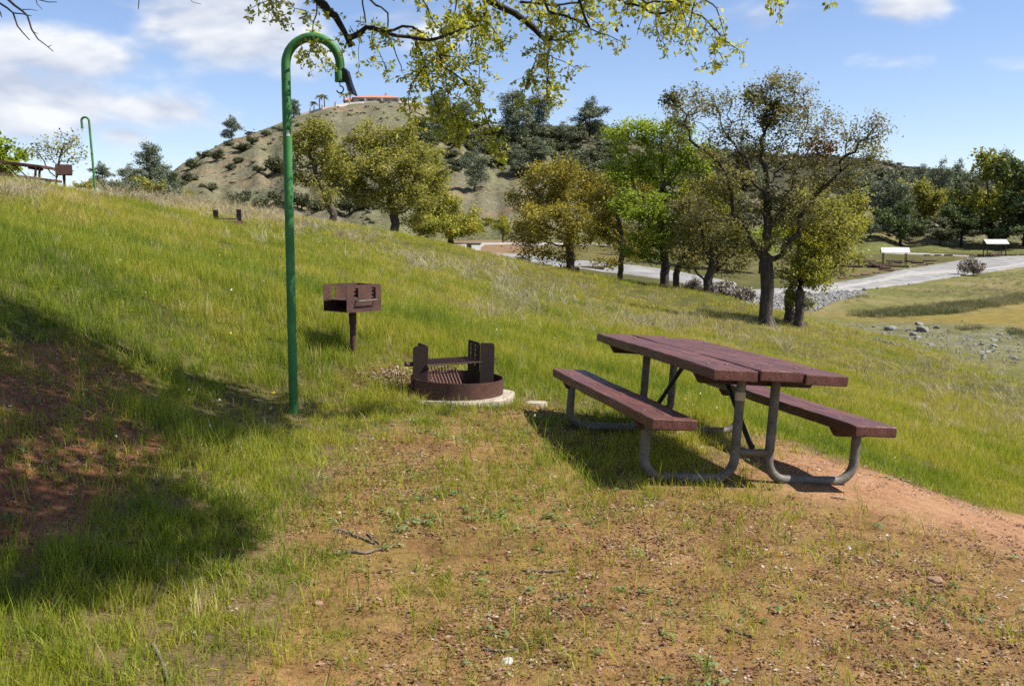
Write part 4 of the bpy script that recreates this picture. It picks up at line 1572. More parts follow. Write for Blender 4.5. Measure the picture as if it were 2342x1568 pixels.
place_oak('oak_tree', 'low spreading yellow-green oak at the foot of the hill by the gravel track', (1030, 554), 128,
          [(1000, 480, 55, 40), (1060, 500, 50, 35), (1010, 520, 60, 30), (1080, 525, 35, 20), (965, 510, 30, 35), (960, 440, 45, 40), (985, 400, 40, 40), (1000, 360, 25, 30, .7)],
          LM['yellow'], 93, [(1030, 545), (1020, 530)], n_attr=320, n_leaf=20400, leaf=0.198, rmax=.35, tip=.03, clump=0.446)

# ---- prototypes for distant vegetation, copied with all their parts
def proto_tree(kind, seed):
    rg = np.random.default_rng(seed)
    if kind == 'pine':
        bl = []
        H = 1.0
        for k in range(17):
            z = .22 + .74 * k / 16
            w = .30 * (1 - ((z - .48) / .60) ** 2) * rg.uniform(.6, 1.1)
            a = rg.uniform(0, 6.28)
            bl.append((math.cos(a) * w * .7, math.sin(a) * w * .7, z, w * .70 + .035, w * .70 + .035, .10))
        tr = [(0, 0, 0), (.005, 0, .12), (.01, .005, .25), (.0, .01, .4), (.01, 0, .55), (.0, .0, .7)]
        return dict(blobs=bl, trunk=tr, leafmat=LM['pine'], n_attr=260, n_leaf=8000, leaf=.021, rmax=.020, tip=.0022, clump=.042, jit=.25, bark=M['bark_dark'])
    if kind == 'oak':
        bl = [(rg.normal(0, .22), rg.normal(0, .22), .60 + rg.normal(0, .13), .2, .2, .14) for _ in range(9)]
        tr = [(0, 0, 0), (.01, 0, .1), (.0, .01, .2), (.02, 0, .3)]
        return dict(blobs=bl, trunk=tr, leafmat=LM['dark_oak'], n_attr=220, n_leaf=8000, leaf=.026, rmax=.028, tip=.003, clump=.042, bark=M['bark_dark'])
    # shrub
    bl = [(rg.normal(0, .28), rg.normal(0, .28), .26 + abs(rg.normal(0, .12)), .26, .26, .22) for _ in range(7)]
    tr = [(0, 0, -.1), (0, 0, .04), (.01, 0, .1)]
    return dict(blobs=bl, trunk=tr, leafmat=LM['chap'], n_attr=120, n_leaf=2600, leaf=.060, rmax=.03, tip=.006, clump=.075, bark=M['bark_dark'])


PROTO = {}
USED = set()


def get_proto(kind, k):
    key = (kind, k)
    if key not in PROTO:
        p = proto_tree(kind if kind in ('pine', 'oak') else 'shrub', 100 + k * 7 + len(kind))
        nm = {'pine': 'pine_tree', 'oak': 'oak_tree'}.get(kind, 'shrub')
        rt = grow_tree(nm, None, (0, 0, 0), p.pop('trunk'), p.pop('blobs'), p.pop('leafmat'), seed=200 + k * 13, **p)
        del rt['category']
        PROTO[key] = rt
    return PROTO[key]


def plant(kind, k, base, height, width, label, cat, group=None, rot=0.0, mat=None):
    src = get_proto(kind, k)
    key = (kind, k)
    if key not in USED:
        USED.add(key)
        o = src
    else:
        o = src.copy()
        COL.objects.link(o)
        for ch in src.children:
            c = ch.copy()
            COL.objects.link(c)
            c.parent = o
    for p in ('label', 'category', 'group'):
        if p in o:
            del o[p]
    if mat is not None:
        for ch in o.children:
            if ch.name.startswith('crown'):
                ch.data = recolour(ch.data, mat)
    o.location = tuple(base)
    o.scale = (width, width, height)
    o.rotation_euler = (0, 0, rot)
    tag(o, label, cat, group)
    return o


_rc = {}


def recolour(me, mat):
    key = (me.name.split('#')[0], mat.name)
    if me.materials and me.materials[0] == mat:
        return me
    if key not in _rc:
        m2 = me.copy()
        m2.name = me.name + '#' + mat.name
        m2.materials.clear()
        m2.materials.append(mat)
        _rc[key] = m2
    return _rc[key]


def plant_px(kind, k, px, py, hpx, wpx, label, cat, group=None, mat=None, D=None, surf_=None):
    """foot at photo position, height and width in photo units"""
    if D is None:
        b = hit(px, py, surf_ or ALL, 60, 700)
    else:
        b = P(px, py, D)
    s = b[1] / FPX
    w = {'pine': .75, 'oak': .95}.get(kind, 1.05)
    hh = {'pine': 1.0, 'oak': .88}.get(kind, .62)
    return plant(kind, k, b - [0, 0, .15], hpx * s / hh, wpx * s / w, label, cat, group, random.uniform(0, 6.28), mat)


PINES = [  # foot px, py, height, width, variant, label
    (345, 432, 110, 78, 0, 'tall grey-green pine standing behind the crest left of the hill'),
    (300, 440, 66, 62, 1, 'bushy grey pine left of the tall pine behind the crest'),
    (235, 425, 56, 52, 2, 'small round grey pine beside the distant leaning pole'),
    (385, 450, 70, 60, 1, 'grey-green pine at the left foot of the hill'),
    (531, 322, 56, 48, 2, 'lone round pine on the left shoulder of the hill'),
    (672, 270, 44, 34, 0, 'conical dark pine on the ridge just right of the green pole'),
    (1000, 282, 72, 62, 1, 'dark pine right of the hilltop house'),
    (1062, 290, 62, 56, 2, 'dark rounded pine on the ridge, second right of the house'),
    (1182, 330, 125, 90, 0, 'big grey pine on the ridge right of the hanging branch'),
    (1232, 325, 118, 66, 1, 'slender grey pine touching the big ridge pine'),
    (1348, 318, 90, 80, 2, 'feathery grey pine alone on the ridge left of the green oak'),
    (1085, 438, 92, 72, 1, 'pale grey-green young pine on the hill slope'),
    (1230, 380, 60, 70, 2, 'grey pine below the ridge pines'),
    (1190, 400, 60, 55, 0, 'small grey pine above the golden oak'),
    (1290, 335, 55, 60, 1, 'grey pine among the chaparral right of the ridge pines'),
    (1700, 440, 120, 90, 0, 'blue-grey pine seen between the limbs of the open oak'),
    (1640, 430, 95, 80, 2, 'blue-grey pine behind the left limbs of the open oak'),
    (2030, 530, 130, 110, 1, 'large dark grey pine behind the near shelter'),
    (2075, 500, 100, 80, 0, 'grey pine left of the pale oak across the valley'),
    (1975, 500, 110, 90, 2, 'grey pine just right of the tall open oak crown'),
    (2150, 480, 110, 60, 1, 'thin-topped pine on the skyline across the valley'),
    (2185, 470, 100, 60, 2, 'pale pine on the skyline left of the big yellow oak'),
    (2295, 500, 160, 80, 0, 'dark pine rising behind the big yellow oak'),
    (1940, 470, 90, 80, 0, 'grey pine on the far ridge behind the open oak'),
    (2100, 460, 80, 70, 2, 'small grey pine on the far slope above the near shelter'),
]
for (px, py, h, w, k, lab) in PINES:
    D = {235: 95, 300: 105, 345: 110, 385: 120}.get(px)
    plant_px('pine', k, px, py, h, w, lab, 'pine tree', None, None, D)
OAKS = [
    (2265, 545, 195, 190, 0, 'yellow', 'big yellow-green oak right of the valley shelters', 195),
    (2345, 548, 180, 150, 1, 'dark_oak', 'dark oak at the right edge behind the far shelter', 190),
    (2110, 530, 140, 120, 2, 'olive', 'pale green oak left of the big yellow oak across the valley', 205),
    (2200, 540, 90, 100, 1, 'dark_oak', 'dark low oak in front of the tree line across the valley', 192),
    (2060, 545, 95, 105, 0, 'dark_oak', 'rounded dark oak at the valley edge behind the near shelter', 190),
    (1990, 545, 60, 60, 2, 'pine', 'grey bush-like oak left of the rounded dark oak', 188),
    (2300, 552, 70, 110, 2, 'dark_oak', 'dark oak low behind the far shelter roof', 186),
    (2400, 560, 150, 170, 0, 'dark_oak', 'dark oak just beyond the right edge of view', 185),
    (2150, 552, 45, 80, 2, 'chap', 'dark bushy oak beside the stone bank', 189),
    (1150, 556, 60, 60, 1, 'yellow', 'small yellow oak behind the white box', 135),
    (1480, 560, 90, 100, 2, 'gold', 'hazy olive oak behind the grove near the road', 120),
    (1640, 590, 110, 120, 1, 'yellow', 'yellow-green oak deep behind the crooked small oak', 100),
    (1560, 590, 100, 110, 0, 'olive', 'olive oak deep behind the bright green oak', 105),
    (1740, 600, 130, 120, 2, 'bright', 'green oak deep behind the tall open oak', 98),
    (1890, 590, 150, 130, 1, 'yellow', 'yellow-green oak right behind the twin-stemmed oak', 92),
    (1680, 560, 120, 110, 0, 'pine', 'grey-leaved oak far behind the open oak', 150),
    (1810, 560, 120, 130, 2, 'pine', 'grey-leaved oak behind the right side of the grove', 155),
    (1350, 550, 70, 90, 1, 'dark_oak', 'dark oak half hidden behind the golden oak', 150),
]
for (px, py, h, w, k, m, lab, D) in OAKS:
    b = P(px, py, D)
    z = float(ALL(np.array([b[0]]), np.array([b[1]]))[0])
    s = D / FPX
    plant('oak', k, (b[0], b[1], z - .2), h * s / .88, w * s / .95, lab, 'oak tree', None, random.uniform(0, 6.28), LM[m])

SHRUBS = [(497, 368, 22, 30), (545, 372, 14, 22), (466, 362, 18, 34), (440, 388, 20, 30), (640, 395, 36, 55), (625, 458, 22, 30), (690, 480, 34, 60), (608, 480, 28, 50), (530, 388, 14, 22), (575, 330, 16, 22), (610, 312, 14, 22),
          (560, 345, 16, 40), (590, 395, 14, 24), (655, 478, 26, 40), (720, 485, 26, 40), (800, 490, 40, 60), (830, 480, 30, 60), (985, 500, 40, 50), (960, 300, 26, 30), (1020, 300, 30, 70), (960, 330, 26, 60), (430, 420, 22, 30),
          (480, 435, 18, 30), (400, 430, 26, 40), (555, 470, 30, 40), (640, 300, 12, 22), (520, 335, 14, 20), (740, 330, 10, 18), (700, 355, 12, 20)]
gsh = 'dark shrubs scattered over the dry hillside'
for i, (px, py, h, w) in enumerate(SHRUBS):
    plant_px('shrub', i % 3, px, py, h, w, 'dark rounded shrub scattered on the dry left face of the hill', 'shrub', gsh, LM['chap'])
for i, (px, py, h, w) in enumerate([(205, 436, 22, 40), (262, 440, 30, 50), (288, 445, 34, 55), (325, 447, 36, 60), (362, 450, 34, 52), (395, 455, 30, 46), (425, 462, 24, 40)]):
    b = P(px, py, 88 + i * 4)
    s_ = b[1] / FPX
    plant('shrub', i % 3, b - [0, 0, .1], h * s_ / .62, w * s_ / 1.05, ['leftmost', 'second from the left', 'third from the left', 'fourth from the left', 'fifth from the left', 'sixth from the left', 'rightmost'][i] + ' of the low bushes behind the crest left of the hill', 'bush', 'bushes behind the crest', i * 1.1, LM['pine'] if i % 3 else LM['olive'])
# chaparral thicket on the right half of the hill and along the foot
rs = np.random.default_rng(77)
cnt = 0
while cnt < 250:
    px = rs.uniform(920, 1420) if cnt < 150 else rs.uniform(1420, 2380)
    py = rs.uniform(286, 545)
    if px < 1420:
        top = np.interp(px, [920, 1000, 1060, 1420], [300, 288, 286, 300])
        bot = np.interp(px, [920, 1050, 1130, 1420], [330, 395, 375, 440])
        if py < top or py > bot:
            continue
    elif py < np.interp(px, [1420, 1980, 2342], [335, 370, 430]):
        continue
    w = rs.uniform(24, 54)
    plant_px('shrub', int(rs.integers(0, 3)), px, py + 6, w * rs.uniform(.30, .52), w, 'dark chaparral bush in the thicket covering the hill and far ridge', 'shrub', 'chaparral thicket bushes', LM['chap'] if rs.random() < .8 else LM['pine'])
    cnt += 1
# scrub at the left crest and bare bush by the road
plant_px('shrub', 0, 2225, 630, 34, 50, 'grey leafless bush at the edge of the valley road', 'bush', None, LM['scrub'], None, G)
for i, (px, py, h, w) in enumerate([(1660, 668, 40, 56), (1700, 672, 36, 44), (1615, 668, 38, 50), (1580, 662, 34, 44)]):
    lab = ['grey-brown leafless thicket behind the crooked small oak', 'grey-brown leafless thicket left of the tall open oak trunk', 'bare brown brush at the foot of the crooked small oak', 'low bare brush right of the dark-trunked green oak'][i]
    b = P(px, py, 66)
    s = 66 / FPX
    z = float(G(np.array([b[0]]), np.array([b[1]]))[0])
    plant('shrub', i % 3, (b[0], b[1], z - .1), h * s / .62, w * s / 1.05, lab, 'bush', None, i * 1.3, LM['scrub'])
# left edge: leafy green shrub tree and a nearly bare sapling on the crest
place_oak('sapling', 'slender nearly leafless sapling behind the crest picnic table', (128, 432), 33,
          [(95, 330, 30, 25, .8), (140, 325, 45, 25), (160, 350, 30, 30), (80, 345, 25, 20, .7), (120, 350, 40, 25)], LM['olive'], 301, [(130, 410), (134, 398)], n_attr=170, n_leaf=900, leaf=.055, rmax=.045, tip=.006, clump=.12, bark=M['bark'])
place_oak('leafy_bush', 'green leafy bush at the left edge behind the crest table', (-15, 430), 34,
          [(5, 345, 35, 26), (-30, 340, 50, 40), (40, 355, 18, 14), (15, 375, 30, 16), (-30, 385, 50, 30)], LM['bright'], 307, [(-14, 405), (-12, 395)], n_attr=180, n_leaf=3600, leaf=.11, rmax=.07, tip=.010, clump=.13)


# ------------------------------------------------------------------ the oak overhead: its trunk stands right of and behind the viewer
def leaf_rosettes(C, D_, seed, n_leaf=8, size=.030, tint=None):
    """young oak leaves radiating from shoot tips: each leaf a folded diamond"""
    rg = np.random.default_rng(seed)
    n = len(C)
    k = n * n_leaf
    base = np.repeat(C, n_leaf, 0)
    ax = np.repeat(D_, n_leaf, 0)
    d = rg.normal(size=(k, 3))
    d /= np.linalg.norm(d, axis=1, keepdims=True)
    d = d + ax * .55 + np.array([0, 0, -.18])
    d /= np.linalg.norm(d, axis=1, keepdims=True)
    u = np.cross(d, rg.normal(size=(k, 3)))
    u /= np.linalg.norm(u, axis=1, keepdims=True) + 1e-9
    nn = np.cross(d, u)
    L = (size * rg.uniform(.55, 1.35, k))[:, None]
    W = L * rg.uniform(.16, .30, (k, 1))
    base = base + rg.normal(0, size * .28, (k, 3))
    f = rg.uniform(-.12, .12, (k, 1)) * L
    V = np.stack([base, base + d * L * .62 + u * W + nn * f, base + d * L + nn * f * .5, base + d * L * .62 - u * W + nn * f], 1)
    me = np_mesh('foliage', V.reshape(-1, 3), np.arange(4 * k).reshape(k, 4))
    t = np.repeat(rg.random(n), n_leaf) * .55 + rg.random(k) * .45
    face_attr(me, 'tint', t)
    return me


LM['young'] = leaf_mat('young_oak_leaves', [(.0, (0.1224, 0.1591, 0.02448)), (.35, (0.2754, 0.306, 0.0408)), (.7, (0.4692, 0.4386, 0.0612)), (1, (0.6324, 0.5202, 0.102))], trans=.45, tscale=1.5)


def overhead_oak():
    D0 = 7.25
    rg = np.random.default_rng(5)
    LIMBS = [  # (photo points, start radius, end radius, leafiness)
        ([(660, -150), (727, 0), (767, 37), (790, 77), (804, 107)], .045, .020, .3),
        ([(795, 88), (837, 63), (874, 72), (907, 82), (937, 85), (980, 92), (1020, 80), (1077, 63), (1110, 58)], .020, .006, 1.3),
        ([(884, 72), (920, 60), (944, 62), (967, 77), (985, 90)], .013, .006, .6),
        ([(830, -40), (847, 0), (887, 30), (887, 63), (889, 83), (900, 103), (920, 167)], .009, .003, 0),
        ([(826, -30), (834, 33), (839, 67)], .008, .005, .2),
        ([(725, -10), (717, 50), (714, 80), (712, 110), (703, 140)], .007, .003, 1.4),
        ([(715, 85), (735, 120), (765, 148)], .004, .002, 1.6),
        ([(713, 110), (690, 140)], .003, .002, 1.4),
        ([(605, -40), (617, 0), (624, 27), (634, 45)], .006, .002, 1.3),
        ([(617, 0), (590, 10), (570, 22)], .004, .002, 1.8),
        ([(700, 25), (670, 18)], .003, .002, 1.6),
        ([(1060, -60), (1114, 0), (1154, 20), (1200, 47), (1224, 67), (1247, 92), (1262, 88)], .034, .018, .5),
        ([(1255, 92), (1270, 77), (1285, 73), (1310, 72)], .014, .006, .6),
        ([(1258, 90), (1290, 92), (1300, 96)], .009, .004, .4),
        ([(1259, 90), (1254, 123), (1250, 200), (1253, 243)], .007, .003, 1.7),
        ([(1254, 123), (1227, 127), (1217, 157), (1200, 207), (1195, 245)], .005, .002, 1.5),
        ([(1256, 126), (1287, 140), (1317, 157), (1340, 152)], .004, .002, 1.8),
        ([(1250, 190), (1275, 205)], .003, .002, 1.5),
        ([(947, 88), (967, 133), (974, 160), (984, 200), (1004, 260), (1030, 307)], .008, .003, 2.6),
        ([(970, 150), (940, 193), (934, 233), (937, 275)], .005, .0025, 2.3),
        ([(994, 95), (1014, 153), (1054, 180), (1084, 200), (1097, 233), (1117, 283), (1134, 320), (1147, 353)], .008, .003, 2.4),
        ([(1017, 160), (1030, 240), (1037, 262), (1062, 276)], .005, .002, 3.0),
        ([(1037, 250), (1050, 290), (1045, 315)], .004, .002, 3.4),
        ([(1000, 120), (1030, 130), (1070, 133), (1090, 128)], .004, .002, 1.8),
        ([(1110, -20), (1117, 53), (1097, 77), (1087, 100), (1097, 160), (1094, 200)], .009, .002, 1.5),
        ([(1117, 53), (1140, 90), (1165, 95)], .005, .002, 1.9),
        ([(1090, 100), (1120, 120), (1140, 115)], .004, .002, 1.9),
        ([(1050, -30), (1040, 30), (1010, 70)], .008, .003, 1.6),
        ([(1085, -30), (1075, 30), (1050, 60), (1045, 100)], .008, .003, 1.8),
        ([(1060, 20), (1100, 35), (1135, 60)], .005, .003, 1.8),
        ([(960, -20), (985, 40), (1000, 60)], .006, .003, 1.2),
        ([(1190, 5), (1219, 7), (1269, 13), (1322, 7), (1370, -10)], .011, .008, .9),
        ([(1235, -30), (1255, 27), (1309, 43), (1352, 67), (1389, 80), (1425, 98)], .012, .002, 1.0),
        ([(1318, -30), (1324, 0), (1335, 33), (1349, 63)], .013, .008, .8),
        ([(1230, 40), (1240, 60), (1225, 110)], .004, .002, 1.5),
        ([(1380, -40), (1415, 0), (1459, 13), (1499, 32), (1542, 20), (1565, 0), (1580, -30)], .011, .007, 1.2),
        ([(1440, -10), (1480, 8), (1530, 5), (1565, -4)], .008, .006, 1.6),
        ([(1475, 20), (1462, 60), (1457, 80)], .004, .002, .1),
        ([(1500, 30), (1500, 60), (1515, 85)], .005, .002, 2.0),
        ([(1510, 30), (1530, 60), (1545, 75)], .004, .002, 2.0),
        ([(1594, -40), (1589, 0), (1582, 30), (1572, 77), (1575, 112)], .008, .002, 1.3),
        ([(1582, 30), (1605, 37), (1635, 67), (1659, 93), (1695, 117)], .007, .002, 1.4),
        ([(1600, -20), (1612, 0), (1639, 20), (1649, 50), (1661, 100)], .006, .002, .7),
        ([(1629, 85), (1639, 117), (1633, 140)], .003, .002, 1.6),
        ([(1639, 117), (1665, 150)], .003, .002, .4),
        ([(1555, 0), (1570, 60)], .005, .002, 1.4),
        ([(1340, 5), (1345, 40), (1380, 62)], .005, .002, 1.6),
        ([(1280, 15), (1270, 50), (1300, 78)], .005, .002, 1.7),
        ([(1215, 0), (1235, 30), (1228, 55)], .005, .002, 1.6),
        ([(1400, 0), (1405, 30)], .004, .002, 1.2),
        ([(1775, -20), (1782, 16)], .003, .002, 1.6),
        ([(1895, -20), (1903, 8)], .003, .002, 1.3),
        ([(855, 60), (850, 90), (872, 130), (888, 180)], .004, .002, 1.3),
        ([(800, 60), (822, 95), (820, 130)], .003, .002, .3),
    ]
    base = np.array([-1.3, -2.4, 0.0])
    base[2] = float(G(np.array([base[0]]), np.array([base[1]]))[0]) - .1
    root = thing('overhanging_oak', tuple(base), label='oak beside the viewer whose leafy branches hang into the top of the view', cat='oak tree')
    tw = MB()
    C, Dv = [], []
    for (pp, r0, r1, leafy) in LIMBS:
        d = D0 + rg.normal(0, .16)
        pts = [P(x, y, d + .05 * math.sin(i * 1.7 + x)) - base for i, (x, y) in enumerate(pp)]
        # refine with small kinks
        q = []
        for a, b in zip(pts[:-1], pts[1:]):
            n = max(1, int(np.linalg.norm(b - a) / .05))
            for i in range(n):
                q.append(a + (b - a) * i / n + (rg.normal(0, .005, 3) if i else 0))
        q.append(pts[-1])
        rs = np.linspace(r0, r1, len(q)) * rg.uniform(.85, 1.15, len(q))
        MB().tube(q, list(rs), 8 if r0 > .012 else 5).build('branch', M['bark_dark'], root, 60)
        if leafy <= 0:
            continue
        q = np.array(q)
        length = np.linalg.norm(np.diff(q, axis=0), axis=1).sum()
        ns = rg.poisson(leafy * length * 30) + (1 if leafy > .8 else 0)
        for k in range(ns):
            i = int(rg.integers(0, len(q)))
            p = q[i]
            dr = rg.normal(size=3) + np.array([0, 0, -.45])
            dr /= np.linalg.norm(dr)
            L = rg.uniform(.02, .13)
            e1 = p + dr * L * .5 + rg.normal(0, .006, 3)
            e2 = p + dr * L + np.array([0, 0, -.01])
            tw.tube([p, e1, e2], [.0024, .0018, .0014], 3, False)
            C.append(e2)
            Dv.append(dr)
            if L > .07:
                C.append(e1)
                Dv.append(dr)
        if leafy > .9:
            C.append(q[-1])
            Dv.append((q[-1] - q[-2]) / (np.linalg.norm(q[-1] - q[-2]) + 1e-9))
    # crown that shades the ground on the left: above the frame, between viewer and fire ring
    SHADOW = [(-250, 660), (0, 655), (130, 725), (240, 800), (330, 870), (470, 915), (610, 925), (690, 985), (680, 1035), (600, 1060), (540, 1130), (600, 1230), (520, 1300), (300, 1385), (120, 1395), (-250, 1400)]
    ws = wpoly(SHADOW)
    A = []
    tries = 0
    while len(A) < 520 and tries < 20000:
        tries += 1
        x = rg.uniform(ws[:, 0].min(), ws[:, 0].max())
        y = rg.uniform(ws[:, 1].min(), ws[:, 1].max())
        if not inpoly(np.array([x]), np.array([y]), ws)[0]:
            continue
        if fbm(np.array([x * 1.1]), np.array([y * 1.1]), 3)[0] < .35:
            continue
        g = np.array([x, y, float(G(np.array([x]), np.array([y]))[0])])
        h = rg.uniform(3.6, 5.6)
        p = g + np.array(SUN_TO) * (h / SUN_TO.z)
        u, v = project(p[None])
        if v[0] > -90 and -60 < u[0] < 2400:
            continue
        A.append(p - base)
    A = np.array(A)
    tl = [(0, 0, 0), (.02, .1, .5), (.0, .25, 1.0), (.05, .45, 1.5), (.1, .75, 2.0), (.15, 1.15, 2.5), (.2, 1.65, 2.95), (.25, 2.25, 3.4), (.3, 2.9, 3.8), (.32, 3.6, 4.1), (.35, 4.3, 4.35), (.4, 5.0, 4.55), (.5, 5.7, 4.7), (.7, 6.4, 4.8)]
    extra = np.array([P(700, -170, 6.6), P(1060, -90, 6.8), P(1235, -50, 6.9), P(1380, -60, 6.9), P(1590, -60, 6.9), P(840, -70, 6.9), P(960, -50, 6.9), P(605, -60, 6.9), P(1080, -60, 6.9), P(1320, -50, 6.9)]) - base
    pos, par = colonize(tl, np.concatenate([A, np.repeat(extra, 3, 0) + rg.normal(0, .05, (30, 3))]), .24, .26, 150, 8, (0, 0, .02), .2)
    r = radii(par, .007, 2.3, .19)
    link('trunk', branch_mesh('trunk', pos, par, r), M['bark'], root)
    tag(tw.build('twigs', M['bark_dark'], root, 60), kind='stuff')
    link('foliage', leaf_rosettes(np.array(C), np.array(Dv), 15, 7, .040), LM['young'], root)
    tips = np.nonzero(r < .012)[0]
    k = rg.choice(tips, 4200)
    Cc = pos[k] + rg.normal(0, .16, (4200, 3))
    uu, vv = project(Cc + base)
    Cc = Cc[~((vv > -25) & (uu > -30) & (uu < 2370))]
    gw = Cc + base
    for _ in range(3):
        gh = G(gw[:, 0], gw[:, 1])
        gw = gw - np.array(SUN_TO)[None] * ((gw[:, 2] - gh) / SUN_TO.z)[:, None]
    uu, vv = project(gw)
    Cc = Cc[inpoly(gw[:, 0], gw[:, 1], ws) | (uu < -200)]
    up = rg.normal(size=(len(Cc), 3))
    up /= np.linalg.norm(up, axis=1, keepdims=True)
    link('crown', leaf_rosettes(Cc, up, 16, 6, .085), LM['young'], root)
    # last year's dead leaves still hanging
    for (px, py, s) in ((1410, 60, 16), (1422, 52, 12), (1436, 55, 9), (1001, 133, 13), (1013, 128, 9), (1566, 10, 10), (1576, 6, 9), (1543, 42, 8)):
        c = P(px, py, D0 - .03) - base
        w = s * D0 / FPX
        vs = [c, c + np.array([-w * .28, .01, -w * .5]), c + np.array([.01, -.012, -w]), c + np.array([w * .3, .008, -w * .45]), c + np.array([0, -.014, -w * .5])]
        MB().add(vs, [(0, 1, 4), (1, 2, 4), (2, 3, 4), (3, 0, 4)]).build('dead_leaf', M['dead_leaf'], root)


M['dead_leaf'] = surf('dead_leaf', [(.3, (.09, .028, .02)), (.7, (.20, .085, .06))], 40, 3, .8, 0, .2)
overhead_oak()


def bare_oak():
    base = np.array([-8.0, 7.0, 0.0])
    base[2] = float(G(np.array([base[0]]), np.array([base[1]]))[0]) - .1
    root = thing('bare_oak', tuple(base), label='leafless tree beyond the left edge reaching dark twigs into the top left corner', cat='tree')
    D = 8.0
    L = [([(-620, 420), (-520, 120), (-300, -40), (-120, -30), (0, 8), (30, 30), (40, 60), (68, 92)], .06, .004), ([(-100, -60), (20, 0), (63, 37), (72, 67), (87, 90), (122, 118)], .02, .003), ([(30, 30), (50, 32), (72, 37)], .006, .003),
         ([(60, -20), (90, 0), (110, 5), (130, 5)], .007, .003), ([(-20, 0), (0, 28), (4, 40)], .009, .003), ([(52, 22), (70, 22), (86, 25)], .004, .002), ([(74, 72), (88, 78)], .004, .002), ([(110, 108), (118, 103)], .003, .002), ([(80, -10), (85, 10), (97, 22)], .004, .002),
         ([(312, -30), (318, 0), (316, 22)], .005, .003), ([(425, -15), (440, 5), (460, 10)], .003, .002), ([(-60, -120), (300, -60), (420, -30)], .03, .006)]
    b = MB()
    rg = np.random.default_rng(4)
    for pp, r0, r1 in L:
        q = []
        pts = [P(x, y, D) - base for x, y in pp]
        for a, c in zip(pts[:-1], pts[1:]):
            n = max(1, int(np.linalg.norm(c - a) / .06))
            for i in range(n):
                q.append(a + (c - a) * i / n + (rg.normal(0, .005, 3) if i else 0))
        q.append(pts[-1])
        MB().tube(q, list(np.linspace(r0, r1, len(q))), 6).build('branch', M['bark_dark'], root, 60)
    p0 = P(-620, 420, D) - base
    MB().tube([(0, 0, 0), (p0[0] * .3, p0[1] * .3, p0[2] * .5), tuple(p0), (p0[0] * .9 - .3, p0[1] + .2, p0[2] + 1.5)], [.16, .12, .085, .05], 10).build('trunk', M['bark'], root, 60)


bare_oak()


# ------------------------------------------------------------------ stuff: grass, stones, litter set out by geometry nodes
def gn_scatter(name, protos, pts, rot, scl, pick, tint, label, cat):
    me = bpy.data.meshes.new(name)
    n = len(pts)
    me.vertices.add(n)
    me.vertices.foreach_set('co', np.asarray(pts, np.float32).ravel())
    for nm, ty, vals in (('rot', 'FLOAT_VECTOR', rot), ('scl', 'FLOAT_VECTOR', scl), ('pick', 'INT', pick), ('tint', 'FLOAT', tint)):
        a = me.attributes.new(nm, ty, 'POINT')
        if ty == 'FLOAT_VECTOR':
            a.data.foreach_set('vector', np.asarray(vals, np.float32).ravel())
        else:
            a.data.foreach_set('value', np.asarray(vals, np.int32 if ty == 'INT' else np.float32))
    o = link(name, me)
    ng = bpy.data.node_groups.new(name + '_nodes', 'GeometryNodeTree')
    ng.interface.new_socket('Geometry', in_out='INPUT', socket_type='NodeSocketGeometry')
    ng.interface.new_socket('Geometry', in_out='OUTPUT', socket_type='NodeSocketGeometry')
    N, Lk = ng.nodes.new, ng.links.new
    gi, go = N('NodeGroupInput'), N('NodeGroupOutput')
    iop = N('GeometryNodeInstanceOnPoints')
    Lk(gi.outputs[0], iop.inputs['Points'])
    jn = N('GeometryNodeJoinGeometry')
    for p in protos:
        oi = N('GeometryNodeObjectInfo')
        oi.inputs['Object'].default_value = p
        oi.inputs['As Instance'].default_value = True
        Lk(oi.outputs['Geometry'], jn.inputs[0])
    Lk(jn.outputs[0], iop.inputs['Instance'])
    iop.inputs['Pick Instance'].default_value = True

    def attr(nm, ty):
        a = N('GeometryNodeInputNamedAttribute')
        a.data_type = ty
        a.inputs['Name'].default_value = nm
        return a.outputs['Attribute']
    Lk(attr('pick', 'INT'), iop.inputs['Instance Index'])
    e2r = N('FunctionNodeEulerToRotation')
    Lk(attr('rot', 'FLOAT_VECTOR'), e2r.inputs[0])
    Lk(e2r.outputs[0], iop.inputs['Rotation'])
    Lk(attr('scl', 'FLOAT_VECTOR'), iop.inputs['Scale'])
    Lk(iop.outputs[0], go.inputs[0])
    md = o.modifiers.new('scatter', 'NODES')
    md.node_group = ng
    tag(o, label, cat, None, 'stuff')
    return o


def proto_obj(name, me, mat):
    me.materials.append(mat)
    return bpy.data.objects.new(name, me)          # not linked: only its shape is used


def blades(seed, n, R, h, w, lean=.25, curve=.35, spread=None):
    rg = np.random.default_rng(seed)
    V, F3 = [], []
    for i in range(n):
        a = rg.uniform(0, 6.28)
        rr = R * math.sqrt(rg.random())
        p = np.array([rr * math.cos(a), rr * math.sin(a), -.015])
        az = rg.uniform(0, 6.28)
        dirv = np.array([math.cos(az), math.sin(az), 0])
        H = h * rg.uniform(.45, 1.15)
        ln = abs(rg.normal(0, lean)) * H
        cv = abs(rg.normal(0, curve)) * H
        fa = rg.uniform(0, 6.28)
        s = np.array([math.cos(fa), math.sin(fa), 0]) * w * rg.uniform(.7, 1.3) / 2
        m = p + dirv * ln * .5 + np.array([0, 0, H * .55])
        t = p + dirv * (ln + cv) + np.array([0, 0, H * (1 - .25 * min(1, cv / H))])
        b = len(V)
        V += [p - s, p + s, m + s * .8, m - s * .8, t + s * .12, t - s * .12]
        F3 += [(b, b + 1, b + 2, b + 3), (b + 3, b + 2, b + 4, b + 5)]
    return np_mesh('grass_clump', np.array(V), np.array(F3))


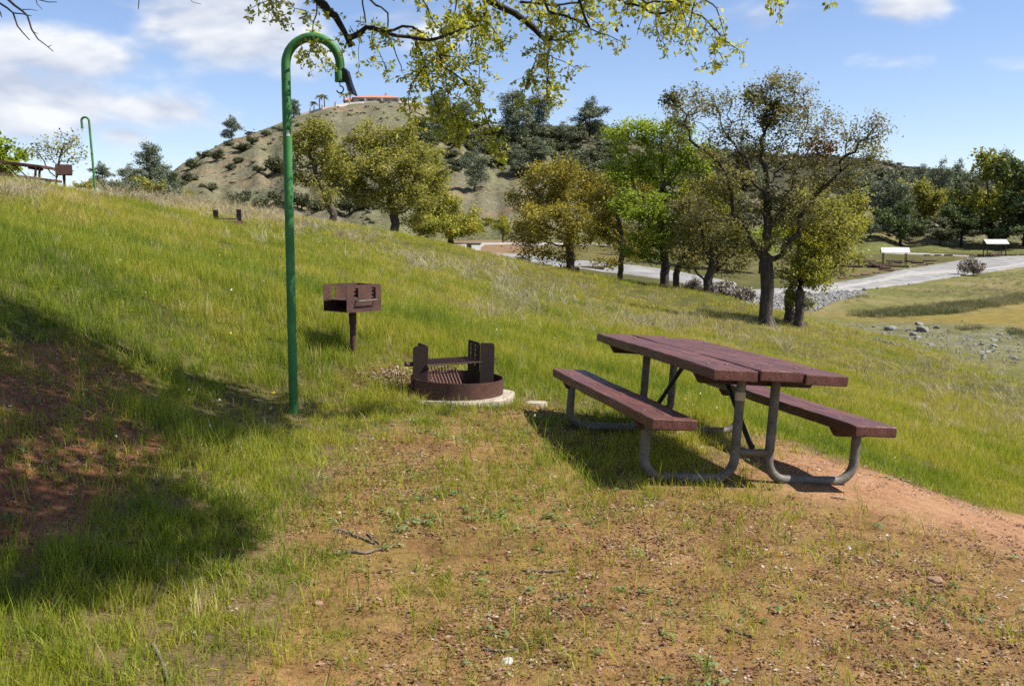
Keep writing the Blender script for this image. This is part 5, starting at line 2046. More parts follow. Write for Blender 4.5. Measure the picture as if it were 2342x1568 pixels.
GRASS = leaf_mat('meadow_grass_blades', [(.0, (.085, .140, .012)), (.28, (.205, .250, .022)), (.5, (.315, .310, .034)), (.72, (.39, .335, .062)), (.88, (.43, .34, .13)), (1, (.56, .48, .30))], kind='INSTANCER', trans=.40, tscale=1.35, rough=.5)
STRAW = leaf_mat('dry_straw_blades', [(.0, (.25, .20, .10)), (.5, (.36, .31, .19)), (1, (.48, .42, .31))], kind='INSTANCER', trans=.25, tscale=1.0)
REED = leaf_mat('dark_rush_blades', [(.0, (.085, .095, .036)), (.5, (.165, .160, .070)), (.8, (.26, .215, .12)), (1, (.38, .32, .21))], kind='INSTANCER', trans=.2)
HERB = leaf_mat('small_herb_leaves', [(.0, (0.0825, 0.1425, 0.0375)), (.6, (0.165, 0.225, 0.075)), (1, (0.225, 0.255, 0.1125))], kind='INSTANCER', trans=.3)
LITTER = leaf_mat('dead_leaf_litter', [(.0, (.050, .022, .012)), (.35, (.14, .060, .030)), (.6, (.22, .115, .065)), (.85, (.29, .205, .14)), (1, (.40, .34, .28))], kind='INSTANCER', trans=.1)

G_near = [proto_obj('grass_clump', blades(1 + k, 18, .06, .16, .0036, .16, .16), GRASS) for k in range(4)]
G_sparse = [proto_obj('grass_clump', blades(20 + k, 5, .03, .12, .0036, .28, .3), GRASS) for k in range(4)]
G_short = [proto_obj('grass_clump', blades(30 + k, 18, .06, .06, .0040, .5, .5), GRASS) for k in range(3)]
G_far = [proto_obj('grass_clump', blades(40 + k, 30, .17, .125, .008, .2, .2), GRASS) for k in range(4)]
G_dry = [proto_obj('grass_clump', blades(50 + k, 20, .10, .36, .0065, .55, .5), STRAW) for k in range(4)]
SCRUB = leaf_mat('hill_scrub_leaves', [(.0, (.045, .048, .026)), (.5, (.11, .10, .06)), (.8, (.17, .15, .10)), (1, (.20, .12, .08))], kind='INSTANCER', trans=.1)


def scrub_mesh(seed):
    rg = np.random.default_rng(seed)
    C = rg.normal(0, .32, (46, 3)) * np.array([1, 1, .55]) + np.array([0, 0, .35])
    return leaf_quads('scrub_clump', C, .30, seed, 1.3, 0, .3, .3)


G_scrub = [proto_obj('scrub_clump', scrub_mesh(130 + k), SCRUB) for k in range(4)]
FLOWER = leaf_mat('wildflower_petals', [(.0, (.75, .73, .70)), (.5, (.75, .73, .70)), (.55, (.75, .50, .03)), (1, (.75, .50, .03))], kind='INSTANCER', trans=.2)
G_flower = [proto_obj('flower', leaf_quads('flower', np.random.default_rng(k).normal(0, .004, (6, 3)), .011, 140 + k, 1.2, 0, .2, 1.5), FLOWER) for k in range(2)]
G_reed = [proto_obj('grass_clump', blades(60 + k, 40, .55, .55, .022, .3, .3), REED) for k in range(3)]


def herb_mesh(seed):
    rg = np.random.default_rng(seed)
    C = rg.normal(0, .016, (12, 3)) * np.array([1, 1, .25]) + np.array([0, 0, .012])
    return leaf_quads('herb_rosette', C, .011, seed, 1.4, 0, .2, 1.2)


G_herb = [proto_obj('herb_rosette', herb_mesh(70 + k), HERB) for k in range(3)]


def litter_mesh(seed):
    rg = np.random.default_rng(seed)
    C = rg.normal(0, .04, (12, 3)) * np.array([1, 1, .05]) + np.array([0, 0, .004])
    return leaf_quads('leaf_scrap', C, .0085, seed, 1.9, 0, .3, 1.5)


G_lit = [proto_obj('leaf_scrap', litter_mesh(80 + k), LITTER) for k in range(4)]


def rock_mesh(name, seed, sub=2, flat=.65, rough=.22):
    bm = bmesh.new()
    bmesh.ops.create_icosphere(bm, subdivisions=sub, radius=.5)
    rg = np.random.default_rng(seed)
    pl = [(rg.normal(size=3), rg.uniform(.28, .46)) for _ in range(9)]
    for v in bm.verts:
        c = np.array(v.co)
        for nv, dd in pl:
            nv = nv / np.linalg.norm(nv)
            e = c @ nv - dd
            if e > 0:
                c = c - nv * e * .92
        c = c * (1 + rg.normal(0, rough * .12))
        c[2] *= flat
        v.co = c
    me = bpy.data.meshes.new(name)
    bm.to_mesh(me)
    bm.free()
    return me


G_stone = [proto_obj('stone', rock_mesh('stone', 90 + k, 1), M['stone_grey']) for k in range(4)]
G_peb = [proto_obj('pebble', rock_mesh('pebble', 95 + k, 1, .5), M['stone_white']) for k in range(2)] + [proto_obj('pebble', rock_mesh('pebble', 97 + k, 1, .5), M['stone_tan']) for k in range(2)]


def polar_samples(n, r0, r1, a0, a1, rg):
    r = np.sqrt(rg.uniform(r0 * r0, r1 * r1, n))
    a = rg.uniform(a0, a1, n)
    return r * np.sin(a), r * np.cos(a)


def excl(x, y):
    m = np.hypot(x - RING_PT[0], y - RING_PT[1] + .03) > .44 + .10 * vnoise(x * 6, y * 6)
    m &= np.hypot(x - sl[0], y - sl[1]) > .1
    return m


def rots(n, rg, tilt=.12):
    return np.stack([rg.normal(0, tilt, n), rg.normal(0, tilt, n), rg.uniform(0, 6.28, n)], 1)


def make_grass():
    rg = np.random.default_rng(123)
    # --- near and middle meadow
    P_, T_, S_, K_ = [], [], [], []
    for (n, r0, r1, base) in ((17000, 1.6, 8, 1.0), (26000, 8, 14, 1.0), (30000, 14, 26, 1.15)):
        x, y = polar_samples(n, r0, r1, -.74, .74, rg)
        pad, bare, sd, rd = density_fields(x, y)
        patch = fbm(x * 1.3 + 9, y * 1.3, 3)
        p = (1 - pad) * (1 - bare) * (1 - sd * .97) * (1 - rd * .8) * np.clip(.35 + (patch - .25) * 2.4, .15, 1)
        k = (rg.random(n) < p) & excl(x, y)
        x, y, pad, patch = x[k], y[k], pad[k], patch[k]
        P_.append(np.stack([x, y], 1))
        r = np.hypot(x, y)
        edge = np.clip(pdist(x, y, PAD) / 1.3, 0, 1)
        hs = (.45 + .45 * edge) * base * rg.uniform(.6, 1.25, len(x)) * (.55 + .8 * patch)
        S_.append(np.stack([np.full(len(x), 1.0) * base * (1 + .25 * (r > 12)), np.full(len(x), base) * (1 + .25 * (r > 12)), hs], 1))
        big = fbm(x * .22 + 3, y * .22 + 8, 3)
        sm = fbm(x * 1.1 + 30, y * 1.1, 3)
        t = .27 + .75 * (big - .28) + .75 * (sm - .5) + rg.normal(0, .13, len(x)) + .10 * np.clip((r - 10) / 15, 0, 1) + .14 * np.clip((x - 3) / 6, 0, 1)
        t = np.where(rg.random(len(x)) < .03, rg.uniform(.85, 1, len(x)), t)
        S_[-1][:, 2] *= np.where(rg.random(len(x)) < .06, 1.7, 1.0)
        T_.append(np.clip(t, 0.02, 1))
    xy = np.concatenate(P_)
    n = len(xy)
    z = G(xy[:, 0], xy[:, 1])
    gn_scatter('meadow_grass', G_near, np.column_stack([xy, z]), rots(n, rg), np.concatenate(S_), rg.integers(0, 4, n), np.concatenate(T_), 'yellow-green spring grass covering the near slope', 'grass')
    # --- far slope to the brow
    x, y = polar_samples(52000, 25, 92, -.66, .60, rg)
    z = G(x, y)
    k = (z > EYE - 4.35 - .2 * rg.random(len(x))) & ~((y > 64) & (x > -2))
    x, y, z = x[k], y[k], z[k]
    r = np.hypot(x, y)
    k = rg.random(len(x)) < np.clip(30 / r, .35, 1)
    x, y, z, r = x[k], y[k], z[k], r[k]
    n = len(x)
    big = fbm(x * .16 + 3, y * .16 + 8, 3)
    crest = np.clip(1 - pdist(x, y, np.array([[-15.5, 34], [-13.6, 45], [-12, 60], [-10, 74]]), False) / 5, 0, 1)
    t = .40 + .8 * (big - .40) + .5 * (fbm(x * .7 + 30, y * .7, 3) - .5) + rg.normal(0, .13, n) + .45 * crest + .10 * np.clip((x - 3) / 8, 0, 1)
    sc = rg.uniform(.8, 1.3, n) * (1 + np.clip((r - 30) / 60, 0, .8))
    gn_scatter('slope_grass', G_far, np.column_stack([x, y, z]), rots(n, rg), np.stack([sc, sc, sc * rg.uniform(.7, 1.25, n)], 1), rg.integers(0, 4, n), np.clip(t, .02, .97), 'grass on the far part of the slope up to the brow', 'grass')
    # --- thin blades on the camp pad
    x, y = polar_samples(24000, 2.2, 9.5, -.70, .72, rg)
    pad, bare, sd, rd = density_fields(x, y)
    patch = fbm(x * 1.6 + 70, y * 1.6, 3)
    left = np.clip(.92 - (x + .4) * .25, .10, 1.0) * np.clip(.5 + (y - 3.2) * .22, .45, 1)
    p = np.maximum(pad, np.maximum(sd * 1.3, rd)) * (1 - bare * .96) * np.clip((patch - .26) * 2.9, .10, 1) * left
    k = (rg.random(len(x)) < p) & excl(x, y)
    x, y = x[k], y[k]
    n = len(x)
    s = rg.uniform(.55, 1.3, n)
    t = np.clip(.38 + rg.normal(0, .18, n) + .08 * np.clip(x, 0, 3), 0.03, 1)
    gn_scatter('sparse_grass', G_sparse, np.column_stack([x, y, G(x, y)]), rots(n, rg, .2), np.stack([s, s, s * rg.uniform(.5, 1.25, n)], 1), rg.integers(0, 4, n), t, 'thin grass blades sprouting from the trodden reddish dirt', 'grass')
    # --- short turf patches
    x, y = polar_samples(16000, 2.2, 9.5, -.70, .70, rg)
    pad, bare, sd, rd = density_fields(x, y)
    patch = fbm(x * 1.9 + 20, y * 1.9 + 11, 3)
    p = np.clip((patch - .50) * 4, 0, 1) * (1 - bare) * (1 - sd * .8) * np.clip(.8 - (x + .1) * .34, .0, 1) * np.clip(.35 + (y - 3.2) * .25, .3, 1)
    k = (rg.random(len(x)) < p) & excl(x, y)
    x, y = x[k], y[k]
    n = len(x)
    s = rg.uniform(.6, 1.25, n)
    gn_scatter('turf_patch', G_short, np.column_stack([x, y, G(x, y)]), rots(n, rg, .2), np.stack([s, s, s], 1), rg.integers(0, 3, n), np.clip(.27 + rg.normal(0, .12, n), 0, 1), 'short fresh green turf in patches on the camp pad', 'grass')
    # --- herbs
    x, y = polar_samples(9000, 2.2, 10, -.70, .72, rg)
    pad, bare, sd, rd = density_fields(x, y)
    patch = fbm(x * 1.2 + 120, y * 1.2 + 11, 3)
    k = (rg.random(len(x)) < np.clip((patch - .52) * 4, .02, 1) * (1 - bare * .9) * np.clip(pad + .2, 0, 1) * np.clip(.9 - x * .22, .25, 1)) & excl(x, y)
    x, y = x[k], y[k]
    n = len(x)
    s = rg.uniform(.6, 1.6, n)
    gn_scatter('low_herbs', G_herb, np.column_stack([x, y, G(x, y)]), rots(n, rg, .15), np.stack([s, s, s], 1), rg.integers(0, 3, n), rg.random(n), 'tiny flat herb leaves on the camp pad', 'herbs')
    # --- leaf litter
    x, y = polar_samples(27000, 2.0, 9, -.72, .74, rg)
    pad, bare, sd, rd = density_fields(x, y)
    patch = fbm(x * 1.0 + 220, y * 1.0 + 31, 4)
    p = np.clip(pad * np.clip((patch - .24) * 2.4, .14, 1) * np.clip(1.5 - (y - 2.5) * .17, .25, 1) + sd * .5 + rd * .8 + .02, 0, 1) * (1 - bare * .85)
    k = (rg.random(len(x)) < p) & excl(x, y)
    x, y = x[k], y[k]
    n = len(x)
    s = rg.uniform(.5, 1.5, n)
    gn_scatter('leaf_litter', G_lit, np.column_stack([x, y, G(x, y)]), rots(n, rg, .1), np.stack([s, s, s], 1), rg.integers(0, 4, n), np.clip(rg.beta(1.6, 1.6, n), 0, 1), 'scraps of dead leaf and bark on the trodden dirt', 'leaf litter')
    # --- needle and twig heap left of the fire ring
    n = 900
    c = hitG(905, 872)
    x = c[0] + rg.normal(0, .17, n)
    y = c[1] + rg.normal(0, .12, n)
    hz = G(x, y) + np.clip(.10 - .5 * np.hypot(x - c[0], (y - c[1]) * 1.3) ** 1.0, 0, .1) * rg.random(n)
    gn_scatter('debris_heap', G_lit, np.column_stack([x, y, hz]), rots(n, rg, .6), np.tile(rg.uniform(.8, 1.9, (n, 1)), (1, 3)), rg.integers(0, 4, n), np.clip(rg.normal(.75, .15, n), 0, 1), 'heap of dry needles and twigs left of the fire ring', 'debris')
    # --- dry straw tufts
    spots = [(945, 605, 30, 22, 26), (985, 615, 20, 18, 16), (1080, 625, 40, 30, 40), (1150, 660, 40, 30, 50), (1200, 700, 50, 30, 60), (1130, 720, 30, 20, 20), (1240, 650, 40, 40, 26), (1310, 690, 50, 40, 26), (1460, 745, 70, 14, 60), (1560, 740, 40, 20, 20),
             (1360, 720, 40, 30, 18), (2150, 850, 90, 40, 34), (2280, 890, 70, 60, 40), (2320, 980, 60, 50, 40), (2120, 910, 60, 40, 20), (1990, 850, 60, 40, 16), (1800, 790, 80, 30, 26), (420, 462, 80, 14, 140), (330, 448, 50, 10, 60), (540, 488, 50, 10, 80), (620, 500, 60, 14, 70), (40, 445, 60, 12, 70), (700, 515, 40, 12, 40), (820, 545, 60, 10, 40), (1680, 760, 40, 20, 16), (300, 455, 80, 10, 60)]
    pts = []
    for (px, py, sx, sy, c) in spots:
        for _ in range(c):
            q = hit(px + rg.normal(0, sx * .6), py + rg.normal(0, sy * .6), G, 6, 90)
            pts.append(q)
    pts = np.array(pts)
    x, y = polar_samples(900, 8, 45, -.5, .6, rg)
    kk = fbm(x * .5, y * .5, 3) > .62
    pts = np.concatenate([pts, np.column_stack([x[kk], y[kk], G(x[kk], y[kk])])])
    n = len(pts)
    r = np.hypot(pts[:, 0], pts[:, 1])
    s = rg.uniform(.5, 1.1, n) * (1 + np.clip((r - 15) / 40, 0, .6))
    gn_scatter('dry_straw', G_dry, pts, rots(n, rg, .25), np.stack([s * 1.1, s * 1.1, s], 1), rg.integers(0, 4, n), rg.random(n), 'pale dead straw tufts standing in the green slope', 'dry grass')
    # --- rushes in the valley
    pts = []
    poly = np.array([(1935, 722), (2000, 718), (2060, 705), (2140, 700), (2240, 690), (2342, 672), (2500, 660), (2500, 690), (2342, 690), (2240, 706), (2180, 718), (2080, 722), (2000, 726)])
    while len(pts) < 1700:
        px, py = rg.uniform(1930, 2500), rg.uniform(655, 730)
        if inpoly(np.array([px]), np.array([py]), poly)[0] and rg.random() < .25 + .75 * fbm(np.array([px * .02]), np.array([py * .12]), 3)[0]:
            pts.append(hit(px + rg.normal(0, 5), py + rg.normal(0, 2.2), G, 40, 190))
    for (px, py, c, sx, sy) in ((2215, 752, 60, 22, 3), (2325, 763, 40, 12, 4), (1950, 680, 40, 25, 4), (2250, 630, 120, 60, 6), (2320, 640, 120, 40, 8), (2180, 668, 200, 70, 7), (2290, 668, 200, 60, 8)):
        for _ in range(c):
            pts.append(hit(px + rg.normal(0, sx), py + rg.normal(0, sy), G, 40, 190))
    pts = np.array(pts)
    n = len(pts)
    s = rg.uniform(.5, 1.05, n)
    s *= .25 + .8 * fbm(pts[:, 0] * .3, pts[:, 1] * .3, 3)
    s[1700:] *= .6
    t = np.clip(rg.normal(.38, .2, n) + .9 * (fbm(pts[:, 0] * .25, pts[:, 1] * .25, 3) - .45), 0, 1)
    t[-520:] = np.clip(rg.normal(.8, .15, 520), 0, 1)
    gn_scatter('rushes', G_reed, pts, rots(n, rg, .1), np.stack([s, s, s], 1), rg.integers(0, 3, n), t, 'band of dark rushes along the valley flat', 'rushes')
    # --- riprap
    pts = []
    poly = np.array([(1600, 676), (1700, 680), (1860, 674), (1960, 666), (1980, 672), (1900, 692), (1865, 712), (1740, 705), (1600, 692)])
    while len(pts) < 2600:
        px, py = rg.uniform(1590, 1985), rg.uniform(664, 716)
        if inpoly(np.array([px]), np.array([py]), poly)[0]:
            pts.append(hit(px, py, G, 54, 190))
    pts = np.array(pts)
    n = len(pts)
    s = rg.uniform(.18, .55, n)[:, None] * np.array([1, 1, 1])
    gn_scatter('riprap_stones', G_stone, pts, np.stack([rg.uniform(0, 6, n), rg.uniform(0, 6, n), rg.uniform(0, 6, n)], 1), s, rg.integers(0, 4, n), rg.random(n), 'broken grey riprap below the valley road', 'riprap')
    # --- valley pebbles
    pts = []
    for _ in range(1500):
        px, py = rg.uniform(1900, 2420), rg.normal(785, 24)
        if py < 735 or px < 1880 + (py - 735) * 3.0:
            continue
        pts.append(hit(px, py, G, 26, 90))
    pts = np.array(pts)
    n = len(pts)
    s = (rg.uniform(.04, .16, n) * (1 + 2 * (rg.random(n) < .06)))[:, None] * np.array([1, 1, .8])
    gn_scatter('valley_pebbles', G_stone, pts, np.stack([rg.uniform(0, 6, n), rg.uniform(0, .5, n), rg.uniform(0, 6, n)], 1), s, rg.integers(0, 4, n), rg.random(n), 'scattered grey stones on the valley flat', 'stones')
    # --- small pebbles on the pad
    x, y = polar_samples(2400, 2.2, 9.5, -.70, .72, rg)
    pad, bare, sd, rd = density_fields(x, y)
    k = (rg.random(len(x)) < np.clip(pad * .7 + bare * .3 + sd * .3, 0, 1)) & excl(x, y)
    x, y = x[k], y[k]
    n = len(x)
    s = (np.abs(rg.normal(0, .008, n)) + .006)[:, None] * np.array([1, 1, .8]) * (1 + 1.2 * (rg.random((n, 1)) < .05))
    gn_scatter('pad_pebbles', G_peb, np.column_stack([x, y, G(x, y) + .002]), rots(n, rg, .3), s, rg.integers(0, 4, n), rg.random(n), 'pale pebbles strewn on the camp pad', 'pebbles')


    # --- tiny wildflowers
    x, y = polar_samples(260, 3, 16, -.6, .6, rg)
    pad, bare, sd, rd = density_fields(x, y)
    k = rg.random(len(x)) < (1 - pad * .8) * (1 - bare) * .6
    x, y = x[k], y[k]
    n = len(x)
    gn_scatter('wildflowers', G_flower, np.column_stack([x, y, G(x, y) + rg.uniform(.05, .13, n)]), rots(n, rg, .4), np.tile(rg.uniform(.7, 1.5, (n, 1)), (1, 3)), rg.integers(0, 2, n), (rg.random(n) < .35).astype(float), 'tiny white and yellow wildflowers dotted in the grass', 'flowers')
    # --- fine scrub and rock specks on the hill
    n = 9000
    az = np.where(rg.random(n) < .5, rg.uniform(-.42, .60, n), rg.uniform(.02, .60, n))
    tt = rg.uniform(.05, .99, n) ** .8
    R = np.interp(az, _skaz, _skr)
    R0 = np.interp(az, [-.5, -.2, .05, .25, .4, .6], [150, 140, 138, 165, 185, 190])
    r = R0 + (R - R0) * tt
    x, y = r * np.sin(az), r * np.cos(az)
    k = rg.random(n) < np.clip((fbm(x * .045 + 7, y * .045, 4) - .38) * 4, .05, 1) * (.45 + .55 * np.clip((x / y + .02) * 8, 0, 1))
    x, y = x[k], y[k]
    n = len(x)
    s = (rg.gamma(2.2, .22, n) + .25) * (1 + .9 * np.clip((x / y - .03) * 6, 0, 1))
    gn_scatter('hill_scrub', G_scrub, np.column_stack([x, y, HILL(x, y) - .05]), rots(n, rg, .1), np.stack([s * 1.3, s * 1.3, s], 1), rg.integers(0, 4, n), rg.random(n) * (1 - .6 * np.clip((x / y - .03) * 6, 0, 1)), 'fine dry scrub speckling the hillside', 'scrub')


make_grass()


# ------------------------------------------------------------------ valley furniture
def gz(x, y):
    return float(G(np.array([float(x)]), np.array([float(y)]))[0])


def shelter(px, py, D, w, d, rot, label):
    b = P(px, py, D)
    b[2] = gz(b[0], b[1])
    t = thing('shade_shelter', tuple(b), (0, 0, rot), label, 'shelter')
    eh, rh = 2.0, 2.75
    for sx in (-1, 1):
        for sy in (-1, 1):
            MB().box((sx * w * .40, sy * d * .36, eh / 2 + .1), (.12, .12, eh + .35)).build('post', M['dark_post'] if sx < 0 else M['rust_post'], t)
    W2 = w / 2
    for sy in (-1, 1):
        r = MB()
        n = 13
        for k in range(n):                                   # standing-seam panels
            x0, x1 = -W2 + w * k / n + .012, -W2 + w * (k + 1) / n - .012
            a = [(x0, sy * (d / 2 + .25), eh), (x1, sy * (d / 2 + .25), eh), (x1, sy * .01, rh), (x0, sy * .01, rh)]
            r.add(a + [(p[0], p[1], p[2] + .05) for p in a], [(0, 1, 2, 3), (7, 6, 5, 4), (0, 4, 5, 1), (1, 5, 6, 2), (2, 6, 7, 3), (3, 7, 4, 0)])
        r.build('roof_slope', M['roof_metal'], t)
    for sx in (-1, 1):
        g = MB()
        x = sx * (W2 - .12)
        g.add([(x, -d / 2, eh + .03), (x, d / 2, eh + .03), (x, 0, rh - .06), (x + .05, -d / 2, eh + .03), (x + .05, d / 2, eh + .03), (x + .05, 0, rh - .06)], [(0, 1, 2), (5, 4, 3), (0, 3, 4, 1), (1, 4, 5, 2), (2, 5, 3, 0)])
        g.build('gable_end', M['rust_post'], t)
    return t


shelter(2045, 607, 150, 4.1, 3.0, math.radians(-16), 'white-roofed shade shelter among the log barriers, nearer of the two')
shelter(2274, 584, 163, 3.6, 2.6, math.radians(-8), 'white-roofed shade shelter farther back by the dark trees')


def small_table(px, py, D, yaw, label):
    b = P(px, py, D)
    b[2] = gz(b[0], b[1])
    L_ = np.array([math.cos(yaw), math.sin(yaw), 0])
    W_ = np.array([L_[1], -L_[0], 0])
    picnic_table('picnic_table', frame_matrix(b - L_ * 1.2, W_, L_, np.array([0, 0, 1.])), label, 2.4, M['dark_post'], None, True)


small_table(2274, 581, 161, .2, 'small distant picnic table under the farther white shelter')
small_table(2046, 606, 149, .1, 'small distant picnic table under the nearer white shelter')
small_table(2000, 618, 128, .5, 'distant picnic table left of the nearer white shelter')


def log_mesh(r, L, seed):
    b = MB()
    rg = np.random.default_rng(seed)
    b.tube([(-L / 2, 0, 0), (-L / 2 + .02, 0, 0), (-L / 6, rg.normal(0, .01), 0), (L / 5, rg.normal(0, .01), 0), (L / 2 - .02, 0, 0), (L / 2, 0, 0)], [r * .9, r, r * 1.02, r * .98, r * .96, r * .86], 10)
    return b


_lm = {}


def log(px0, px1, py0, py1, mat, label, group, r=.19):
    a, c = hit(px0, py0, G, 58, 190), hit(px1, py1, G, 58, 190)
    m = (a + c) / 2
    L = float(np.hypot(*(c - a)[:2]))
    L = min(max(L, 1.0), 3.2)
    yaw = math.atan2(c[1] - a[1], c[0] - a[0])
    if abs(py0 - py1) < 1.5:
        yaw = 0
        L = abs(c[0] - a[0])
    k = mat.name
    if k not in _lm:
        o = log_mesh(.5, 1.0, 3).build('barrier_log', mat, None, 60)
        _lm[k] = o.data
    else:
        o = link('barrier_log', _lm[k])
    o.location = (m[0], m[1], gz(m[0], m[1]) + r * .75)
    o.scale = (L, r * 2, r * 2)
    o.rotation_euler = (0, 0, yaw)
    tag(o, label, 'log', group)


ORD = ['leftmost', 'second from the left', 'third from the left', 'fourth from the left', 'fifth from the left', 'sixth from the left', 'seventh from the left', 'eighth from the left', 'ninth from the left', 'tenth from the left', 'eleventh from the left', 'rightmost']


def zl(x, y):
    return 1854 + x * .2083, 504 + y * .2083


for nth, (x0, x1, y) in enumerate(sorted(((475, 595, 460), (590, 705, 448), (655, 790, 465), (830, 920, 450), (1030, 1145, 448), (1105, 1240, 465), (370, 500, 508), (620, 715, 495), (640, 760, 509), (745, 885, 528), (875, 1015, 505), (910, 1020, 463)), key=lambda q: q[0] + q[1])):
    a, c = zl(x0, y + 8), zl(x1, y + 8)
    log(a[0], c[0], a[1], c[1], M['log_dark'], ORD[nth] + ' of the dark log barriers on the grass around the nearer shelter', 'dark log barriers around the shelter', .2)
for nth, (x0, y0, x1, y1) in enumerate(((310, 642, 400, 632), (445, 618, 535, 608), (565, 600, 645, 590), (685, 582, 765, 573), (795, 558, 870, 552), (895, 545, 975, 535), (1105, 508, 1180, 500), (1185, 495, 1260, 488), (1275, 480, 1340, 473), (1240, 446, 1380, 440))):
    a, c = zl(x0, y0 + 4), zl(x1, y1 + 4)
    log(a[0], c[0], a[1], c[1], M['log_red'], 'reddish log, ' + ORD[nth] + ' in the row edging the valley road', 'reddish logs edging the road', .13)
for k in range(10):
    x0 = 1230 + k * 118
    a, c = zl(x0, 388 - k * .4), zl(x0 + 96, 388 - k * .4)
    log(a[0], c[0], a[1], c[1], M['log_dark'], 'thin dark log, ' + ORD[k] + ' in the far row before the farther shelter', 'far row of dark logs', .14)
for (a, c, py, lab) in ((1222, 1250, 622, 'low log beside the road just left of the golden oak trunk'), (1290, 1322, 617, 'low log seen left of the golden oak trunk, nearer the tree'), (1334, 1372, 616, 'low log beside the road right of the golden oak trunk')):
    log(a, c, py, py, M['log_dark'], lab, None, .2)

# utility box by the left gravel road
ub = hit(1083, 581, G, 58, 190)
t = thing('utility_box', tuple(ub), (0, 0, math.radians(32)), 'pale metal utility box beside the left gravel road', 'utility box')
MB().box((0, 0, .30), (.62, .62, .56), None, .02).build('cabinet', M['white_paint'], t)
MB().box((0, 0, .60), (.70, .70, .06), None, .01).build('lid', M['dark_post'], t)
MB().box((-.318, 0, .30), (.012, .5, .46)).build('door', M['dark_post'], t)
MB().box((0, 0, .01), (.8, .8, .06)).build('plinth', M['concrete'], t)


# ------------------------------------------------------------------ boulders
def rock(px, py, wpx, hpx, label, mat=None, dmin=26, dmax=190, seed=0, cat='rock', sub=3, flat=.6, name='boulder'):
    b = hit(px, py, G, dmin, dmax)
    s = b[1] / FPX
    me = rock_mesh(name, 500 + seed, sub, flat, .3)
    o = link(name, me, mat or M['stone_grey'])
    o.location = tuple(b + [0, 0, hpx * s * .18])
    o.scale = (wpx * s, wpx * s * .8, hpx * s / flat * 1.1)
    o.rotation_euler = (random.uniform(-.2, .2), random.uniform(-.2, .2), random.uniform(0, 6.28))
    tag(o, label, cat)
    return o


for i, (px, py, w, h, lab) in enumerate((
        (2036, 755, 32, 15, 'angular grey rock left of the flat slab on the valley flat'), (2102, 743, 22, 11, 'pale rock just above the flat dark slab'), (2112, 757, 40, 16, 'largest flat grey slab on the valley flat'),
        (2143, 751, 20, 12, 'dark-edged rock at the right end of the flat slab'), (2089, 767, 18, 12, 'small rock below the left end of the flat slab'), (2098, 776, 19, 14, 'pale rounded rock lowest of the rock cluster'),
        (2078, 754, 15, 6, 'thin dark stone between the angular rock and the slab'), (2274, 793, 26, 9, 'dark flat stone lower right on the valley flat'), (2256, 807, 20, 9, 'light grey stone nearest the slope at right'),
        (2319, 752, 17, 7, 'dark stone by the small rush clump at right'), (2069, 720, 18, 6, 'pale flat stone below the rushes'), (1938, 669, 13, 10, 'dark boulder at the lower edge of the road'),
        (1978, 664, 14, 8, 'tan boulder on the road edge right of the dark boulder'), (2008, 660, 12, 6, 'grey boulder on the road edge, third from the riprap'), (2080, 652, 12, 6, 'pale boulder farthest right on the road edge'))):
    rock(px, py, w, h, lab, None, 28, 190, i, flat=.45)
for i, (px, py, w, h, lab) in enumerate(((30, 432, 40, 14, 'tan rock under the left end of the crest table'), (75, 434, 36, 10, 'tan rock under the middle of the crest table'), (103, 437, 22, 8, 'small tan rock under the right end of the crest table'), (5, 440, 30, 16, 'tan rock at the left edge below the crest table'))):
    rock(px, py, w, h, lab, M['stone_tan'], 20, 60, 40 + i)
rock(1565, 742, 30, 12, 'weathered grey stump in the grass behind the picnic table', M['stick'], 15, 60, 60, 'stump', 3, .7, 'stump')
for i, (px, py, w, h, lab) in enumerate(((2140, 1327, 46, 12, 'flat tan stone half sunk in the dirt at lower right'), (728, 1382, 28, 14, 'pinkish stone in the litter at lower left'), (822, 1386, 26, 10, 'reddish flat stone right of the pinkish one'),
                                         (1160, 1512, 34, 11, 'pale flat stone at the bottom centre of the dirt'), (1425, 1395, 16, 12, 'dark grey pebble in the middle of the dirt'), (700, 1402, 20, 8, 'small brown stone left of the pinkish one'), (1555, 992, 22, 12, 'pale stone under the left bench of the near table'))):
    rock(px, py, w, h, lab, M['stone_tan'] if i in (0, 1, 2, 5) else M['stone_white'] if i in (3, 6) else M['stone_grey'], 1.5, 20, 70 + i, 'stone', 3, .5, 'stone')


# fallen sticks
def stick(pts, r, label):
    q = np.array([hitG(*p) + [0, 0, r * 1.1] for p in pts])
    c = q.mean(0)
    fine = []
    rg = np.random.default_rng(int(pts[0][0]))
    for a, b in zip(q[:-1], q[1:]):
        for i in range(4):
            fine.append(a + (b - a) * i / 4 - c + (rg.normal(0, .003, 3) if i else 0))
    fine.append(q[-1] - c)
    o = MB().tube(fine, list(np.linspace(r, r * .5, len(fine))), 7).build('fallen_stick', M['stick'], None, 60)
    o.location = tuple(c)
    tag(o, label, 'stick')


stick([(765, 1214), (800, 1222), (845, 1240), (858, 1246)], .008, 'crooked grey stick on the dirt left of centre')
stick([(752, 1270), (800, 1264), (845, 1266), (878, 1257)], .008, 'pale stick lying across just below the crooked one')
stick([(838, 1222), (868, 1246)], .006, 'short dark stick leaning on the crooked grey stick')
stick([(1205, 1306), (1260, 1310), (1325, 1303)], .006, 'thin pale stick in the middle of the dirt pad')
stick([(1105, 1486), (1150, 1492), (1215, 1480)], .006, 'thin stick near the bottom centre')
stick([(350, 1480), (375, 1530), (385, 1566)], .010, 'brown stick poking up at the bottom left')
stick([(1660, 1440), (1690, 1450), (1728, 1458)], .006, 'short dark stick at lower right of centre')
stick([(2060, 1098), (2110, 1110)], .006, 'thin stick at the grass edge right of the near table')
stick([(1900, 1138), (1935, 1143)], .005, 'tiny dark twig on the orange dirt right of the near table')

